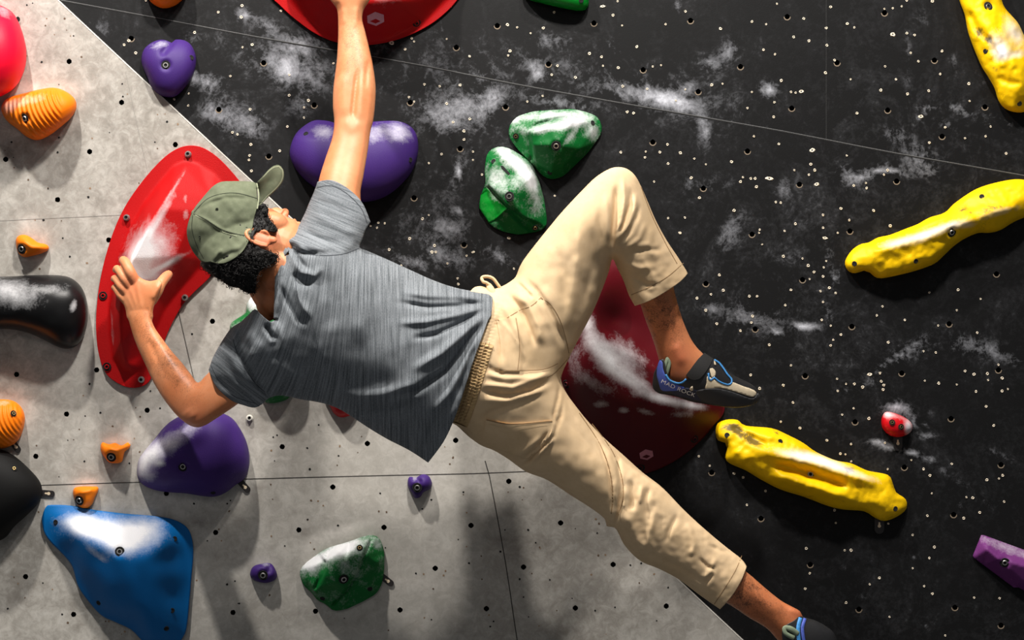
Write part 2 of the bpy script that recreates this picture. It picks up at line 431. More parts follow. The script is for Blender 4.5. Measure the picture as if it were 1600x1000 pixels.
SC_B = [(965,2),(942,10,2.2),(958,24),(972,40),(1040,38),(1071,18),(1126,45),(1175,34),(1197,38),(1214,6),(793,39),(808,43),(829,52),(849,44),(866,19),(797,80),(794,87),(921,84),(940,89),(995,73),(942,103),(966,106),(1020,104),(1033,102),(871,103),(862,117),(899,121),(973,135),(1011,139),(1071,140),(1056,157),(1112,133),(1129,131),(1175,144),(1168,169),(1193,78),(1211,85),(1209,183),(848,150),(824,159),(980,175),(990,177),(1043,226),(970,238),(1009,237),(1008,246),(1031,238),(1063,239),(1085,248),(1103,257),(1143,253),(1178,213),(1217,225),(1210,160),(1269,235,1.6),(1323,243),(1452,223),(1241,266),(1273,266),(1267,257),(1264,273),(1276,288,1.6),(1202,279,2),(1173,279),(1180,279),(1182,292),(1161,277),(1157,284),(1080,278),(1093,309),(1147,329),(1212,316),(1220,317),(1044,341),(1070,340),(1063,364),(1243,350),(1226,361),(1187,359),(1186,364),(1191,382),(1286,336),(1286,356),(1314,326),(1327,344),(1309,364),(1365,329),(1289,372,2),(1334,290),(1353,286),(1354,294),(1381,273),(1387,266),(1224,401),(1254,404),(1263,415),(1272,425),(1265,436),(1291,408),(1287,418),(1286,432),(1296,450),(1282,455),(1306,458),(1236,453),(1286,472),(1171,463),(1183,463),(1124,430),(1130,454),(1111,460),(1089,466),(1452,457),(1391,353),(1379,479),(1370,493),(1414,500),(1497,453),(1532,467),(1495,485),(1466,509),(1527,520),(1388,535),(1284,500),(1298,509),(1314,523),(1302,531),(1298,540),(1227,477),(1202,539),(1236,571),(1224,602),(1239,629),(1220,659),(1308,592),(1322,600),(1335,600),(1348,605),(1309,611),(1359,585,1.8),(1375,583),(1377,596),(1381,602),(1380,609),(1443,549),(1462,551),(1445,595),(1467,599),(1495,601),(1508,580),(1522,585),(1543,584),(1544,594),(1560,570),(1566,591),(1566,611),(1575,608),(1525,612),(1541,635),(1334,638),(1316,648),(1358,654),(1553,665),(1383,692),(1387,733),(1443,733),(1424,719),(1453,743),(1487,725),(1456,771),(1449,806),(1510,777),(1520,778),(1531,801),(1506,810),(1569,784),(1567,743),(1561,748),(1542,750),(1426,836),(1460,855),(1388,818),(1250,669),(1292,688),(1330,694),(1313,709),(1321,710),(1330,721),(1109,728),(1161,746),(1147,740),(1196,767),(1304,797),(1306,817),(1167,789),(1260,857),(1330,860),(1320,860),(1092,713),(1452,872),(1426,888),(1444,916),(1457,928),(1522,934),(1562,935),(1477,993),(1322,942),(1390,964),(1258,920),(1265,896),(1359,913),(1374,903),(1256,29),(1298,11),(1291,44),(1240,58),(1264,64),(1292,71),(1324,37),(1335,43),(1290,114),(1304,94),(1329,124),(1339,177),(1376,141),(1400,124),(1418,147),(1451,142),(1469,116),(1435,96),(1423,83),(1395,54,1.3),(1417,52),(1429,55),(1395,13),(1409,10),(1382,14),(1417,1),(1457,2),(1514,131),(1515,158),(1439,182,1.5),(1477,199),(1508,216),(1540,213),(1548,198),(1572,240),(1252,143,1.4),(1243,145),(1236,144),(1221,126),(1383,104),(1472,80),(670,255),(690,241),(670,336),(660,342),(591,348),(579,353),(589,356),(601,349),(640,373),(679,384),(675,394),(681,394),(608,390),(729,400),(739,394,1.5),(699,412),(867,306),(803,420),(716,444),(715,435),(795,372,1.5),(627,415),(753,273),(439,17),(521,99),(452,149),(482,157),(475,168),(475,184),(449,198),(452,117),(612,67,1.4),(643,60),(647,65),(633,77),(698,61),(704,10),(663,132),(639,152),(647,159),(687,135),(719,133),(698,162),(708,191),(734,88),(734,186),(725,205),(739,237),(437,236),(725,218),(739,250),(1022,284),(1044,256),(1062,364),(194,70),(201,64,1.4),(304,51),(379,74),(394,70),(378,9),(377,27),(341,19),(360,119),(363,207),(371,210),(391,171),(390,243),(389,250),(393,267),(212,83),(282,141),(272,155),(295,146),(294,165),(392,226),(228,1),(1103,485),(1120,506),(1174,504),(1157,517),(1176,494),(1173,586),(1187,607),(1148,667)]
SC_G = [(51,5),(42,8),(73,29),(71,40),(101,29),(85,54),(110,56),(115,56),(104,47),(42,87),(65,97),(127,89),(92,132),(191,131),(192,151),(199,147),(246,179),(258,178),(261,190),(278,194),(242,222),(171,207),(144,216),(92,215),(18,222),(8,235),(21,246),(75,294),(90,238),(44,281),(22,262),(217,286),(141,294),(138,308),(98,372),(109,401),(136,411),(62,420),(96,345),(75,295),(55,344),(68,344),(198,541),(246,232),(97,537),(89,537),(190,564),(140,600),(130,618),(124,671),(176,666),(133,650),(57,696),(132,721),(92,745),(115,687),(106,688),(198,500),(240,500),(300,522),(235,611),(219,651),(212,637),(157,645),(250,638),(210,685),(218,706),(202,724),(427,683),(433,680),(424,704),(429,720),(498,664),(531,697),(529,712),(527,727),(559,707),(565,682),(594,771),(484,733),(423,757),(426,780),(360,782),(359,798),(497,783),(486,782),(505,790),(481,812),(480,812),(485,848),(491,858),(445,853),(424,838),(528,821),(592,799),(604,800),(602,856),(660,795),(674,781),(695,698),(708,715),(703,725),(724,769),(716,843),(729,854),(650,896),(662,897),(677,920),(693,899),(696,892),(663,965),(674,968),(607,985),(538,966),(527,932),(500,930),(372,943),(355,913),(367,908),(421,930),(324,845),(342,827),(346,845),(355,787),(327,764),(303,787),(358,799),(307,907),(355,913),(374,943),(82,921),(67,911),(22,902),(39,934),(28,912),(97,960),(106,973),(12,951),(170,971),(195,987),(165,971),(190,991),(724,773),(729,801),(733,880),(812,761),(818,762),(794,769),(816,781),(846,781),(825,828),(789,828),(837,848),(844,857),(843,855),(752,869),(782,862),(831,896),(812,905),(859,906),(753,905),(818,933),(826,964),(842,978),(766,979),(771,971),(764,961),(870,954),(894,935),(930,954),(961,949),(946,867),(985,883),(1002,880),(999,911),(1022,897),(1044,918),(1026,970),(947,991),(924,898),(931,811),(936,818),(933,833),(899,826),(935,868),(40,780),(60,800),(150,870),(330,700),(480,700)]
DENSE = 9
def wall(name, sgn, wd, tn, sc_pts, mats, chalkb, dirtb, lightring):
    big = [(-500, -420), (2100, -420), (2100, 1420), (-500, 1420)]; poly = clip_half(big, sgn); n = len(poly)
    mk = lambda a, b, s: np.stack(np.meshgrid(np.arange(a[0], a[1], s), np.arange(b[0], b[1], s)), -1).reshape(-1, 2)
    g = mk((-30, 1640), (-30, 1040), DENSE); g2 = mk((-480, 2080), (-400, 1400), 60)
    g2 = g2[~((g2[:, 0] > -60) & (g2[:, 0] < 1670) & (g2[:, 1] > -60) & (g2[:, 1] < 1070))]; g = np.vstack([g, g2])
    g = g[inpoly(g[:, 0], g[:, 1], poly)]; d = segdist(g[:, 0], g[:, 1], poly, True)[0]; g = g[d > 5]
    R_ = 4.3; K = 14; loops = []
    for (x, y) in tn:
        if sgn*edge_side(x, y) < 8000: continue
        g = g[np.hypot(g[:, 0]-x, g[:, 1]-y) > R_+1.5]; loops.append([(x+R_*math.cos(a), y+R_*math.sin(a)) for a in np.arange(K)*2*math.pi/K])
    V = [Vector((x, -y)) for x, y in poly]; E = [(i, (i+1) % n) for i in range(n)]
    for lp in loops:
        b = len(V); V += [Vector((x, -y)) for x, y in lp]; E += [(b+i, b+(i+1) % K) for i in range(K)]
    V += [Vector((x, -y)) for x, y in g]
    vs, es, fs, ov, oe, of = delaunay_2d_cdt(V, E, [], 1, 1e-4)
    P = np.array([(v.x, -v.y) for v in vs]); cen = np.array([P[list(f)].mean(0) for f in fs])
    inh = np.zeros(len(fs), bool)
    for lp in loops:
        c = np.mean(lp, 0); inh |= np.hypot(cen[:, 0]-c[0], cen[:, 1]-c[1]) < R_*0.93
    faces = [tuple(f) for f, h in zip(fs, inh) if not h]; mi = [0]*len(faces)
    verts = W(P[:, 0], P[:, 1], wd(P[:, 0], P[:, 1])).tolist(); px = list(P[:, 0]); py = list(P[:, 1])
    def add(vv, ff, m):
        b = len(verts)
        for x, y, dd in vv:
            verts.append(W(float(x), float(y), float(wd(x, y))+dd).tolist()); px.append(x); py.append(y)
        for f in ff: faces.append(tuple(b+i for i in f)); mi.append(m)
    for lp in loops:                                              # bored holes: barrel and dark bottom
        c = np.mean(lp, 0)
        vv = [(x, y, 0) for x, y in lp]+[(x, y, -.019) for x, y in lp]+[(c[0], c[1], -.019)]
        add(vv, [(i, K+i, K+(i+1) % K, (i+1) % K) for i in range(K)]+[(K+i, 2*K, K+(i+1) % K) for i in range(K)], 1)
        if lightring:
            ro = [(c[0]+(x-c[0])*1.0, c[1]+(y-c[1])*1.0, .0004) for x, y in lp]; r2 = [(c[0]+(x-c[0])*(1.28), c[1]+(y-c[1])*1.28+.5, .0004) for x, y in lp]
            lo = K//14
            add(ro+r2, [(i, K+i, K+(i+1) % K, (i+1) % K) for i in range(0, K//2)], 4)
    rr = random.Random(7)
    for s_ in sc_pts:                                             # screw holes: splintered rim round a dark bore
        x, y = s_[:2]; k = s_[2] if len(s_) > 2 else 1
        if lightring:
            a0 = rr.uniform(1.5, 2.5)*min(k, 1.25); K2 = 9; el = 1+(k-1)*.9; ang = rr.uniform(-.4, .4)
            o_ = []; m_ = []; i_ = []
            for q in range(K2):
                a = 2*math.pi*q/K2; ra = a0*rr.uniform(.85, 1.2); u, v = ra*el*math.cos(a), ra*math.sin(a)
                o_.append((x+u*math.cos(ang)-v*math.sin(ang), y+u*math.sin(ang)+v*math.cos(ang), .0002)); m_.append((x+.72*(o_[-1][0]-x), y+.72*(o_[-1][1]-y), .0016)); i_.append((x+.38*a0*math.cos(a), y+.38*a0*math.sin(a), .0004))
            add(o_+m_+i_+[(x, y, -.004)], [(i, K2+i, K2+(i+1) % K2, (i+1) % K2) for i in range(K2)]+[(K2+i, 2*K2+i, 2*K2+(i+1) % K2, K2+(i+1) % K2) for i in range(K2)], 3)
            add(i_+[(x, y, .0003)], [(i, K2, (i+1) % K2) for i in range(K2)], 1)
        else:
            a0 = rr.uniform(.9, 1.9); K2 = 7
            o_ = [(x+a0*rr.uniform(.8, 1.25)*math.cos(a), y+a0*rr.uniform(.8, 1.2)*math.sin(a), .0004) for a in np.arange(K2)*2*math.pi/K2]
            add(o_+[(x, y, -.001+.0014)], [(i, K2, (i+1) % K2) for i in range(K2)], rr.choice([1, 1, 5, 5, 6]))
    return verts, faces, mi, px, py, add
def finish_wall(name, verts, faces, mi, px, py, mats, chalkb, dirtb):
    me = bpy.data.meshes.new(name); me.from_pydata(verts, [], faces); me.update()
    for m in mats: me.materials.append(m)
    me.polygons.foreach_set('material_index', mi)
    px = np.array(px); py = np.array(py); setattr_f(me, 'chalk', spots(px, py, chalkb)); setattr_f(me, 'dirt', spots(px, py, dirtb))
    o = bpy.data.objects.new(name, me); COL.objects.link(o); o['kind'] = 'structure'; return o
def seam(add, line, wpx, m, dd=.0004):
    pg = strip(line, wpx, 40); k = len(pg)//2
    add([(p[0], p[1], dd) for p in pg], [(i, 2*k-1-i, 2*k-2-i, i+1) for i in range(k-1)], m)
M['wood_speck'] = simple('brown_speck', C(105, 85, 68), .8); M['tan_speck'] = simple('tan_speck', C(150, 125, 100), .8)
M['tnut_rim'] = simple('lower_hole_rim', C(125, 110, 92), .8)  # paler rim along the lower half of each bored hole
WM = lambda a: [a, M['hole'], M['seam_dark'], M['ply2'], M['tnut_rim'], M['wood_speck'], M['tan_speck'], M['seam_light'], M['edge'], M['seam_faint'], M['seam_black']]
CB = [(620,120,120,60,20,.22),(700,200,90,120,10,.28),(690,380,110,60,20,.3),(860,110,160,40,10,.25),(1050,150,160,60,10,.25),(1250,350,200,120,20,.10),(1480,200,140,70,10,.12),(1300,560,200,60,0,.10),(420,90,120,60,20,.3),(1180,480,90,60,0,.2),(320,130,30,16,0,.9),(365,185,38,26,20,.8),(300,118,12,10,0,1),(455,110,45,22,20,.95),(470,70,28,16,0,.7),(420,40,20,10,20,.6),(380,22,14,10,0,.9),(300,60,20,12,0,.4),(160,45,30,12,0,.4),(330,175,18,14,0,.7),(395,200,20,20,0,.6),
 (838,110,12,20,-30,.9),(775,150,20,20,0,.5),(715,272,5,20,20,1.5),(700,185,30,22,0,.75),(745,165,35,30,0,.6),(870,160,60,10,10,.6),(1000,145,48,14,10,.85),(1055,160,34,13,15,1),(1100,200,8,22,-5,1.05),(1140,80,14,22,50,.75),(1110,100,16,12,0,.6),(1200,138,14,10,0,.9),(1058,10,5,18,20,.7),(860,62,32,12,5,.6),(960,75,30,15,0,.45),(690,40,8,22,15,.5),(700,355,28,12,10,.6),(715,330,8,6,0,.8),(770,345,14,8,0,.5),(640,410,35,12,25,.7),(700,400,30,16,20,.6),(780,400,35,10,35,.65),(800,330,10,5,0,.4),(750,120,16,8,0,.5),
 (1365,270,30,7,-12,1.2),(1400,268,22,5,18,.9),(1325,275,22,14,35,.8),(1440,262,30,12,25,.7),(1305,435,9,13,0,.95),(1297,395,8,20,0,.5),(1140,365,14,28,25,.75),(1225,295,9,14,0,.6),(1112,290,25,8,0,.5),(1075,290,8,20,0,.55),(1170,495,45,16,10,.55),(1110,482,12,7,-20,.7),(1245,512,22,3,-15,1.3),(1268,510,16,3,8,1),(1212,520,14,3,-20,1.1),(1400,560,55,7,-35,.85),(1340,605,30,3,-8,1),(1295,490,4,22,-15,.7),(1400,638,20,10,0,1.5),(1425,655,8,16,-15,.9),(1395,700,42,4,16,1.3),(1440,712,30,3,18,1),(1375,692,12,5,0,.9),(1450,683,14,4,3,1),(1450,655,2.5,13,25,.8),(1440,545,30,12,-20,.4),(1530,540,45,14,20,.55),(1580,560,35,8,15,.5),(1500,545,20,16,0,.4),(1466,165,30,3,-5,.9),(1440,182,18,4,-50,.7),(1500,172,18,5,25,.8),(1480,195,18,8,20,.5),(1570,190,40,14,15,.6),(1400,210,25,14,10,.45),(1440,240,30,14,20,.5),(1420,90,4,40,0,.5),(1440,25,14,14,0,.35),(1490,100,5,18,-10,.45),(1205,140,10,14,0,.5),(1560,710,30,6,25,.5),(1500,790,10,8,40,.6),(1480,740,50,4,30,.4),(1540,785,40,4,35,.4),(1080,135,8,6,0,.7),(1230,405,20,8,0,.2),(1225,905,3,14,20,.6),(1320,890,3,22,-35,.4),(1340,935,22,3,-10,.4),(1450,975,12,3,-25,.6),(1430,870,18,3,15,.45),(1270,655,60,4,35,.3),(1180,660,18,4,0,.45),(1310,650,14,10,0,.4),(1050,160,12,4,0,1),(1068,141,8,3,0,.7),(640,20,10,10,0,.0),(345,260,14,10,0,.5),(660,410,8,8,0,.5),(470,165,20,14,0,.5)]
verts, faces, mi, px, py, add = wall('wall_right', 1, wd_black, TN_B, SC_B, None, CB, [], True)
sl = [(95,1),(225,25),(400,58),(527,80),(660,103),(800,131),(950,158),(1100,184),(1220,205),(1292,219),(1400,240),(1600,275),(1800,313)]
seam(add, sl, 2.2, 1); seam(add, [(x, y-1.1) for x, y in sl], 1.0, 7, .0009)
seam(add, [(1291,-60),(1291,217)], .8, 10)
finish_wall('wall_right', verts, faces, mi, px, py, WM(M['black_wall']), CB, [])
DB = [(75,60,25,30,0,.3),(10,235,30,18,0,.6),(60,250,70,60,0,.25),(110,380,25,30,0,.3),(40,330,30,20,0,.3),(445,800,28,16,0,.55),(470,830,20,10,0,.4),(310,815,18,8,10,.75),(425,905,8,8,0,.3),(455,680,20,8,20,.35),(380,830,30,40,0,.15),(785,845,22,10,5,.7),(805,870,30,22,0,.35),(850,850,20,14,0,.4),(500,965,50,12,0,.25),(80,640,20,20,0,.35),(115,850,40,30,0,.25),(25,930,40,30,0,.3),(140,940,40,30,0,.2),(350,870,30,20,0,.25),(170,60,20,14,0,.2),(930,900,40,20,0,.2),(1000,930,30,10,-20,.25),(860,985,30,10,0,.45),(560,970,40,10,0,.2),(320,480,20,6,0,.3),(400,770,10,14,0,.3),(720,985,20,20,0,.2),(240,370,8,40,0,.0)]
CG = [(60,140,60,8,-5,.5),(540,828,45,8,-15,.8),(490,852,18,10,-30,.6),(180,688,22,6,0,.6),(133,757,30,8,0,.6),(45,350,14,14,0,.5),(410,878,16,5,0,.3),(658,740,10,4,0,.4),(235,655,50,8,-30,.3),(660,910,40,8,0,.3)]
verts, faces, mi, px, py, add = wall('wall_left', -1, wd_grey, TN_G, SC_G, None, CG, DB, False)
seam(add, [(196,112),(222,230),(285,510),(302,585),(330,705)], .6, 9); seam(add, [(268,440),(302,590)], .9, 2); seam(add, [(758,720),(765,745),(790,880),(808,1000),(820,1060)], 1.5, 2)
seam(add, [(-60,348),(0,345),(190,336),(215,335)], .6, 9); seam(add, [(-50,762),(165,755),(440,747),(640,742),(740,740),(880,734)], 1.3, 2)
# pale bevelled edge of the grey panels along the corner
b = len(verts)
for q in range(2):
    for k in range(2): pass
e0 = np.array([90-420*1.07, -420.]); e1 = np.array([90+1440*1.07, 1440.]); dirn = np.array([1000., -1070.]); dirn /= np.linalg.norm(dirn)
for m_, (a, bb, d0, d1) in ((8, (-.5, 1.2, .0006, -.001)), (8, (1.2, 1.6, -.001, -.02))):
    add([(*(e0+dirn*a), d0), (*(e0+dirn*bb), d1), (*(e1+dirn*bb), d1), (*(e1+dirn*a), d0)], [(0, 1, 2, 3)], m_)
finish_wall('wall_left', verts, faces, mi, px, py, WM(M['grey_wall']), CG, DB)
# ---------------------------------------------------------------- climbing holds
PX = 1/660.0                                                        # one pixel on the wall plane in metres
def fastener(name, parent, px, py, dep, r=.0065, mat=None, recess=True, hexa=True, nrm=(0, -1, 0), label=None, tall=0.0):
    """socket-head bolt or screw: dark countersink, rounded rim, hex socket"""
    V = []; F = []; mi = []
    def add(v, f, m):
        b = len(V); V.extend(v); F.extend([tuple(b+i for i in q) for q in f]); mi.extend([m]*len(f))
    if recess:
        v, f = lathe([(r*1.75, .0002), (r*1.6, .0012), (r*1.0, -.0005), (0, -.0008)], 20); add(v, f, 1)
    z = tall
    v, f = lathe([(r, -.001), (r, .0018+z), (r*.88, .0028+z), (r*.62, .0028+z)], 20); add(v, f, 0)
    k = 6 if hexa else 12
    v, f = lathe([(r*.62, .0028+z), (r*.5, .0010+z), (0, .0008+z)], k); add(v, f, 1 if hexa else 0)
    if tall: v, f = lathe([(r*1.25, 0), (r*1.25, tall*.4), (r, tall*.4)], 16); add(v, f, 0)
    pos = w1(px, py, dep+.001); me = mesh(place(V, pos, nrm), F, True, 40)
    o = link(name, me, [mat or M['steel'], M['hole']], parent); me.polygons.foreach_set('material_index', mi)
    if label: o['label'] = label
    return o
def tab(parent, x, y, ang, wdf, L=15, Wd=10):
    """black locking tab sticking out from under the hold, with a keyhole that shows bare plywood"""
    a = math.radians(ang); ca, sa = math.cos(a), math.sin(a); d0 = float(wdf(x, y))
    pts = [(-L, -Wd/2), (L*.45, -Wd/2)]+[(L*.45+Wd/2*math.sin(t), -Wd/2*math.cos(t)) for t in np.linspace(.3, math.pi-.3, 7)]+[(L*.45, Wd/2), (-L, Wd/2)]
    T = lambda u, v: (x+u*ca-v*sa, y+u*sa+v*ca)
    o = relief('locking_tab', [T(*p) for p in pts], lambda X, Y, r: wdf(X, Y)+.0035, lambda X, Y, r: wdf(X, Y)+.0003, M['tab'], parent, step=6, rings=(), angle=30).o
    kh = [T(2+2.4*math.cos(t), 2.4*math.sin(t)) for t in (1,)]
    kh = [T(2+2.6*math.cos(t), 2.6*math.sin(t)) for t in np.linspace(-2.6, 2.6, 9)]+[T(-4, 1.1), T(-4, -1.1)]
    k = relief('keyhole', kh, lambda X, Y, r: wdf(X, Y)+.0040, lambda X, Y, r: wdf(X, Y)+.0033, M['ply'], o, step=20, rings=()).o
    return o
def hold(name, label, cat, pts, H, wdf, mat, edge=5, step=3.5, smoothpts=True, chalk=None, bolts=(), group=None, scuff=None, dips=True, angle=None, rings=(0.9, 2.4), cr=4, steep=None):
    """H(px,py,r,rmax) height over the wall in pixels at the wall"""
    ol = catmull(pts, True, cr) if smoothpts else np.array([p[:2] for p in pts], float)
    inf = Inflate(ol)
    def hh(x, y, r):
        h = H(x, y, r, inf.rmax)
        if dips:
            for b_ in bolts:
                if b_[2] == 'bolt': d = np.hypot(x-b_[0], y-b_[1]); h = h-5*np.exp(-(d/8.0)**4)
        return np.maximum(h, edge)
    F = lambda x, y, r: wdf(x, y)+hh(x, y, r)*PX
    B = lambda x, y, r: wdf(x, y)+.0006+0*x
    R = relief(name, ol, F, B, mat, None, step=step, inf=inf, chalk=(lambda x, y: spots(x, y, chalk)) if chalk else (lambda x, y: 0*x),
               attrs={'scuff': (lambda x, y: spots(x, y, scuff)) if scuff else (lambda x, y: 0*x)}, angle=angle, rings=rings)
    o = R.o; tag(o, label, cat, group)
    for b_ in bolts:
        x, y, kind = b_[:3]; e = 2.0
        gx = (R.F(x+e, y)-R.F(x-e, y))/(2*e*PX); gy = (R.F(x, y+e)-R.F(x, y-e))/(2*e*PX)
        n = Vector((-float(gx)*.6, -1, float(gy)*.6)); dep = float(R.F(x, y))
        if kind == 'bolt': fastener('bolt', o, x, y, dep+.001, .0068, None, True, nrm=n)
        elif kind == 'pan': fastener('bolt', o, x, y, dep, .0062, None, False, nrm=n, tall=.006)
        elif kind == 'screw': fastener('screw', o, x, y, dep+.0005, .0042, M['brass'], True, nrm=n)
        elif kind == 'flat': fastener('screw', o, x, y, dep+.0002, .0058, mat, True, nrm=n)
        elif kind == 'hole':
            v, f = lathe([(.0062, .0004), (.0045, .0010), (.0042, .0004), (0, .0002)], 14)
            me = mesh(place(v, w1(x, y, dep+.0004), n), f, True, 40); link('screw_hole', me, [M['hole']], o)
    return R
dome = lambda Hm, p=1.0: (lambda x, y, r, rm: Hm*np.clip(r/rm, 0, 1)**p)

# ---- red crescent the left hand holds
RL = [(290,228),(312,229),(333,240),(352,257),(372,280),(386,300),(386,330),(368,375),(345,412),(325,436),(302,458),(285,477),(270,503),(258,530),(248,562),(240,584),(229,600),(211,606),(190,602),(166,584),(154,552),(150,510),(152,470),(158,430),(168,390),(182,350),(200,315),(225,280),(250,252),(270,236)]
RLo = catmull(RL, True, 6)
fl = [(291,252),(312,258),(335,272),(352,292),(358,318),(345,362),(322,405),(300,432),(278,455),(258,483),(244,515),(236,545),(224,575),(208,584),(190,578),(177,560),(172,520),(172,475),(178,432),(190,390),(206,352),(226,316),(250,285),(272,260)]
rid = [(289,262,22),(270,292,42),(248,326,56),(226,364,66),(206,404,72),(192,445,70),(186,490,60),(188,535,44),(196,568,22)]
mid = [(305,330,40),(275,400,46),(240,455,42),(222,510,36),(330,310,26)]
f_in = lin(RLo, [(x, y, 7) for x, y in fl]+rid+mid, 6, [(i, (i+1) % len(fl)) for i in range(len(fl))]+[(len(fl)+i, len(fl)+i+1) for i in range(len(rid)-1)])
f_in = blur(f_in, 2.5)
_fin = f_in; f_in = lambda x, y: _fin(x, y)*1.3-1.5
RED_L = hold('climbing_hold', 'large red crescent climbing hold that the left hand grips on the grey wall', 'climbing hold', RL, lambda x, y, r, rm: f_in(x, y), wd_grey, M['red'], edge=5, step=3,
    chalk=[(235,395,34,44,25,1.0),(215,410,14,30,20,1.1),(243,350,5,50,32,.75),(268,300,2.5,45,33,.45),(290,310,3,8,0,.4),(262,412,30,3.5,-28,.95),(290,335,5,9,0,.5),(176,520,3,40,-2,.35),(230,430,20,10,0,.8)],
    bolts=[(294,241,'pan'),(198,340,'pan'),(289,465,'pan'),(221,593,'pan'),(161,462,'flat'),(167,573,'flat')])
# ---- red volume at the top, gripped by the right hand
RT = [(415,-40),(420,-10),(437,8),(460,29),(492,52),(525,66),(560,71),(600,67),(640,55),(680,33),(712,3),(730,-30),(735,-80),(715,-140),(660,-185),(590,-200),(510,-185),(450,-140),(420,-90)]
RTo = catmull(RT, True, 6)
cre = [(438,-60,12),(446,-12,9),(470,20,8),(498,45,7),(524,62,6)]
ft = lin(RTo, cre+[(560,66,6),(600,62,6),(660,36,6),(705,-8,6),(560,-60,98),(600,-70,100),(640,-60,94),(520,-50,96),(503,-14,78),(560,8,84),(622,2,80),(590,-130,70),(680,-60,50),(480,-70,72),(460,-20,40)], 5, [(i, i+1) for i in range(4)]+[(4,5),(5,6),(6,7),(7,8)])
ft = blur(ft, 3)
RED_T = hold('climbing_volume', 'huge red rounded volume at the top edge that the right hand reaches', 'climbing volume', RT, lambda x, y, r, rm: ft(x, y), wd_black, M['red'], step=4, chalk=[(600,-10,50,20,0,.35)], bolts=[(651,36,'flat')])
def hexlogo(R, cx, cy, rx, ry, mat, parent, rot=0):
    pts = []
    for k in range(6):
        a = math.radians(60*k+30); u, v = rx*math.cos(a), ry*math.sin(a); b = math.radians(rot); pts.append((cx+u*math.cos(b)-v*math.sin(b), cy+u*math.sin(b)+v*math.cos(b)))
    b = math.radians(rot); T = lambda u, v: (cx+u*rx*math.cos(b)-v*ry*math.sin(b), cy+u*rx*math.sin(b)+v*ry*math.cos(b))
    a_ = T(-.62, .28); c_ = T(0, -.02); d_ = T(.5, .38); e_ = T(-.05, .66)
    # ring with a diamond left open: two halves
    P = [tuple(p) for p in pts]
    halves = [[P[2], P[3], P[4], P[5], P[0], d_, c_, a_], [P[2], a_, e_, d_, P[0], P[1]]]
    root = None
    for hpoly in halves:
        S = lambda x, y, r: R.F(x, y)+.0010
        o = relief('logo_emblem', hpoly, S, lambda x, y, r: R.F(x, y)-.001, mat, parent, step=5, rings=(), nob=True).o
        o['label'] = 'pale pink hexagon emblem'
        if root is None: root = o
        else:
            me0 = root.data; bm = bmesh.new(); bm.from_mesh(me0); bm.from_mesh(o.data); bm.to_mesh(me0); bm.free(); bpy.data.objects.remove(o)
hexlogo(RED_T, 587, 29.5, 15, 11, M['logo'], RED_T.o, -4)
# ---- big dark red crescent under the right foot
RB = [(955,392),(985,388),(1010,400),(1028,436),(1046,486),(1070,535),(1100,575),(1132,634),(1114,666),(1088,695),(1052,722),(1010,740),(985,740),(940,704),(892,645),(866,592),(866,535),(882,482),(910,430)]
RBo = catmull(RB, True, 6)
arc = [(925,430,56),(915,470,78),(917,510,92),(935,550,98),(965,585,98),(1005,612,92),(1050,628,74),(1095,638,42)]
fb = blur(tps([(*p[:2], 6) for p in RBo[::7]]+arc+[(960,430,44),(985,490,34),(1010,540,36),(1045,580,42),(960,500,46),(990,450,26),(1080,600,38),(965,655,66),(1010,680,52),(1060,680,38),(900,590,66),(925,625,62),(985,715,24)]), 2)
RED_B = hold('climbing_hold', 'large dark crimson crescent hold on the black wall under the raised right foot', 'climbing hold', RB, lambda x, y, r, rm: np.minimum(fb(x, y), r*2.2+5), wd_black, M['dark_red'], step=4,
    chalk=[(918,505,13,34,-18,.62),(945,556,15,32,-40,.8),(985,594,38,10,30,.85),(1040,625,46,8,14,.9),(1085,634,20,5,8,.6),(965,552,34,30,40,.34),(990,565,36,20,35,.32),(938,632,13,5,0,.62),(975,641,8,4,0,.7),(1010,644,14,4,10,.6),(1065,648,20,6,0,.45),(898,555,16,34,0,.32),(930,600,40,14,30,.35),(905,470,12,26,0,.4)],
    bolts=[(1001,731,'flat'),(1085,686,'flat'),(885,600,'flat')])
hexlogo(RED_B, 1010, 710.5, 12, 8.5, M['logo2'], RED_B.o, -10)

# ---- blue
BL = [(66,806),(72,792),(80,789),(110,790),(150,797),(200,803),(240,806),(272,812),(292,824),(300,842),(302,868),(299,905),(296,940),(293,972),(288,992),(272,1010),(240,1015),(222,1001),(205,984),(180,972),(158,961),(137,938),(122,916),(113,886),(100,868),(80,848),(70,834),(66,820)]
BLo = catmull(BL, True, 6)
fbl = blur(lin(BLo, [(82,806,14),(100,812,24),(118,832,40),(150,848,58),(185,862,68),(225,870,64),(252,850,50),(262,812,14),(276,834,16),(284,850,14),(240,900,56),(205,905,62),(168,915,44),(170,945,30),(225,955,48),(252,940,44),(262,985,30),(270,935,20),(282,960,14),(286,900,14),(235,995,30),(130,880,34),(262,880,34),(272,870,20)], 5), 9); fbl = blur(fbl, 6)
hold('climbing_hold', 'big blue triangular climbing hold chalked white along its top', 'climbing hold', BL, lambda x, y, r, rm: np.minimum(fbl(x, y), r*2.4+5), wd_grey, M['blue'], step=4,
    chalk=[(165,828,62,18,8,1.25),(190,848,28,18,0,1.15),(130,820,24,14,10,1.0),(230,822,28,14,5,.5),(153,868,20,4,38,.6),(225,835,30,30,0,.35)],
    bolts=[(187,862,'bolt'),(87,816,'hole'),(273,842,'hole'),(154,942,'hole'),(260,982,'hole'),(269,954,'hole')])
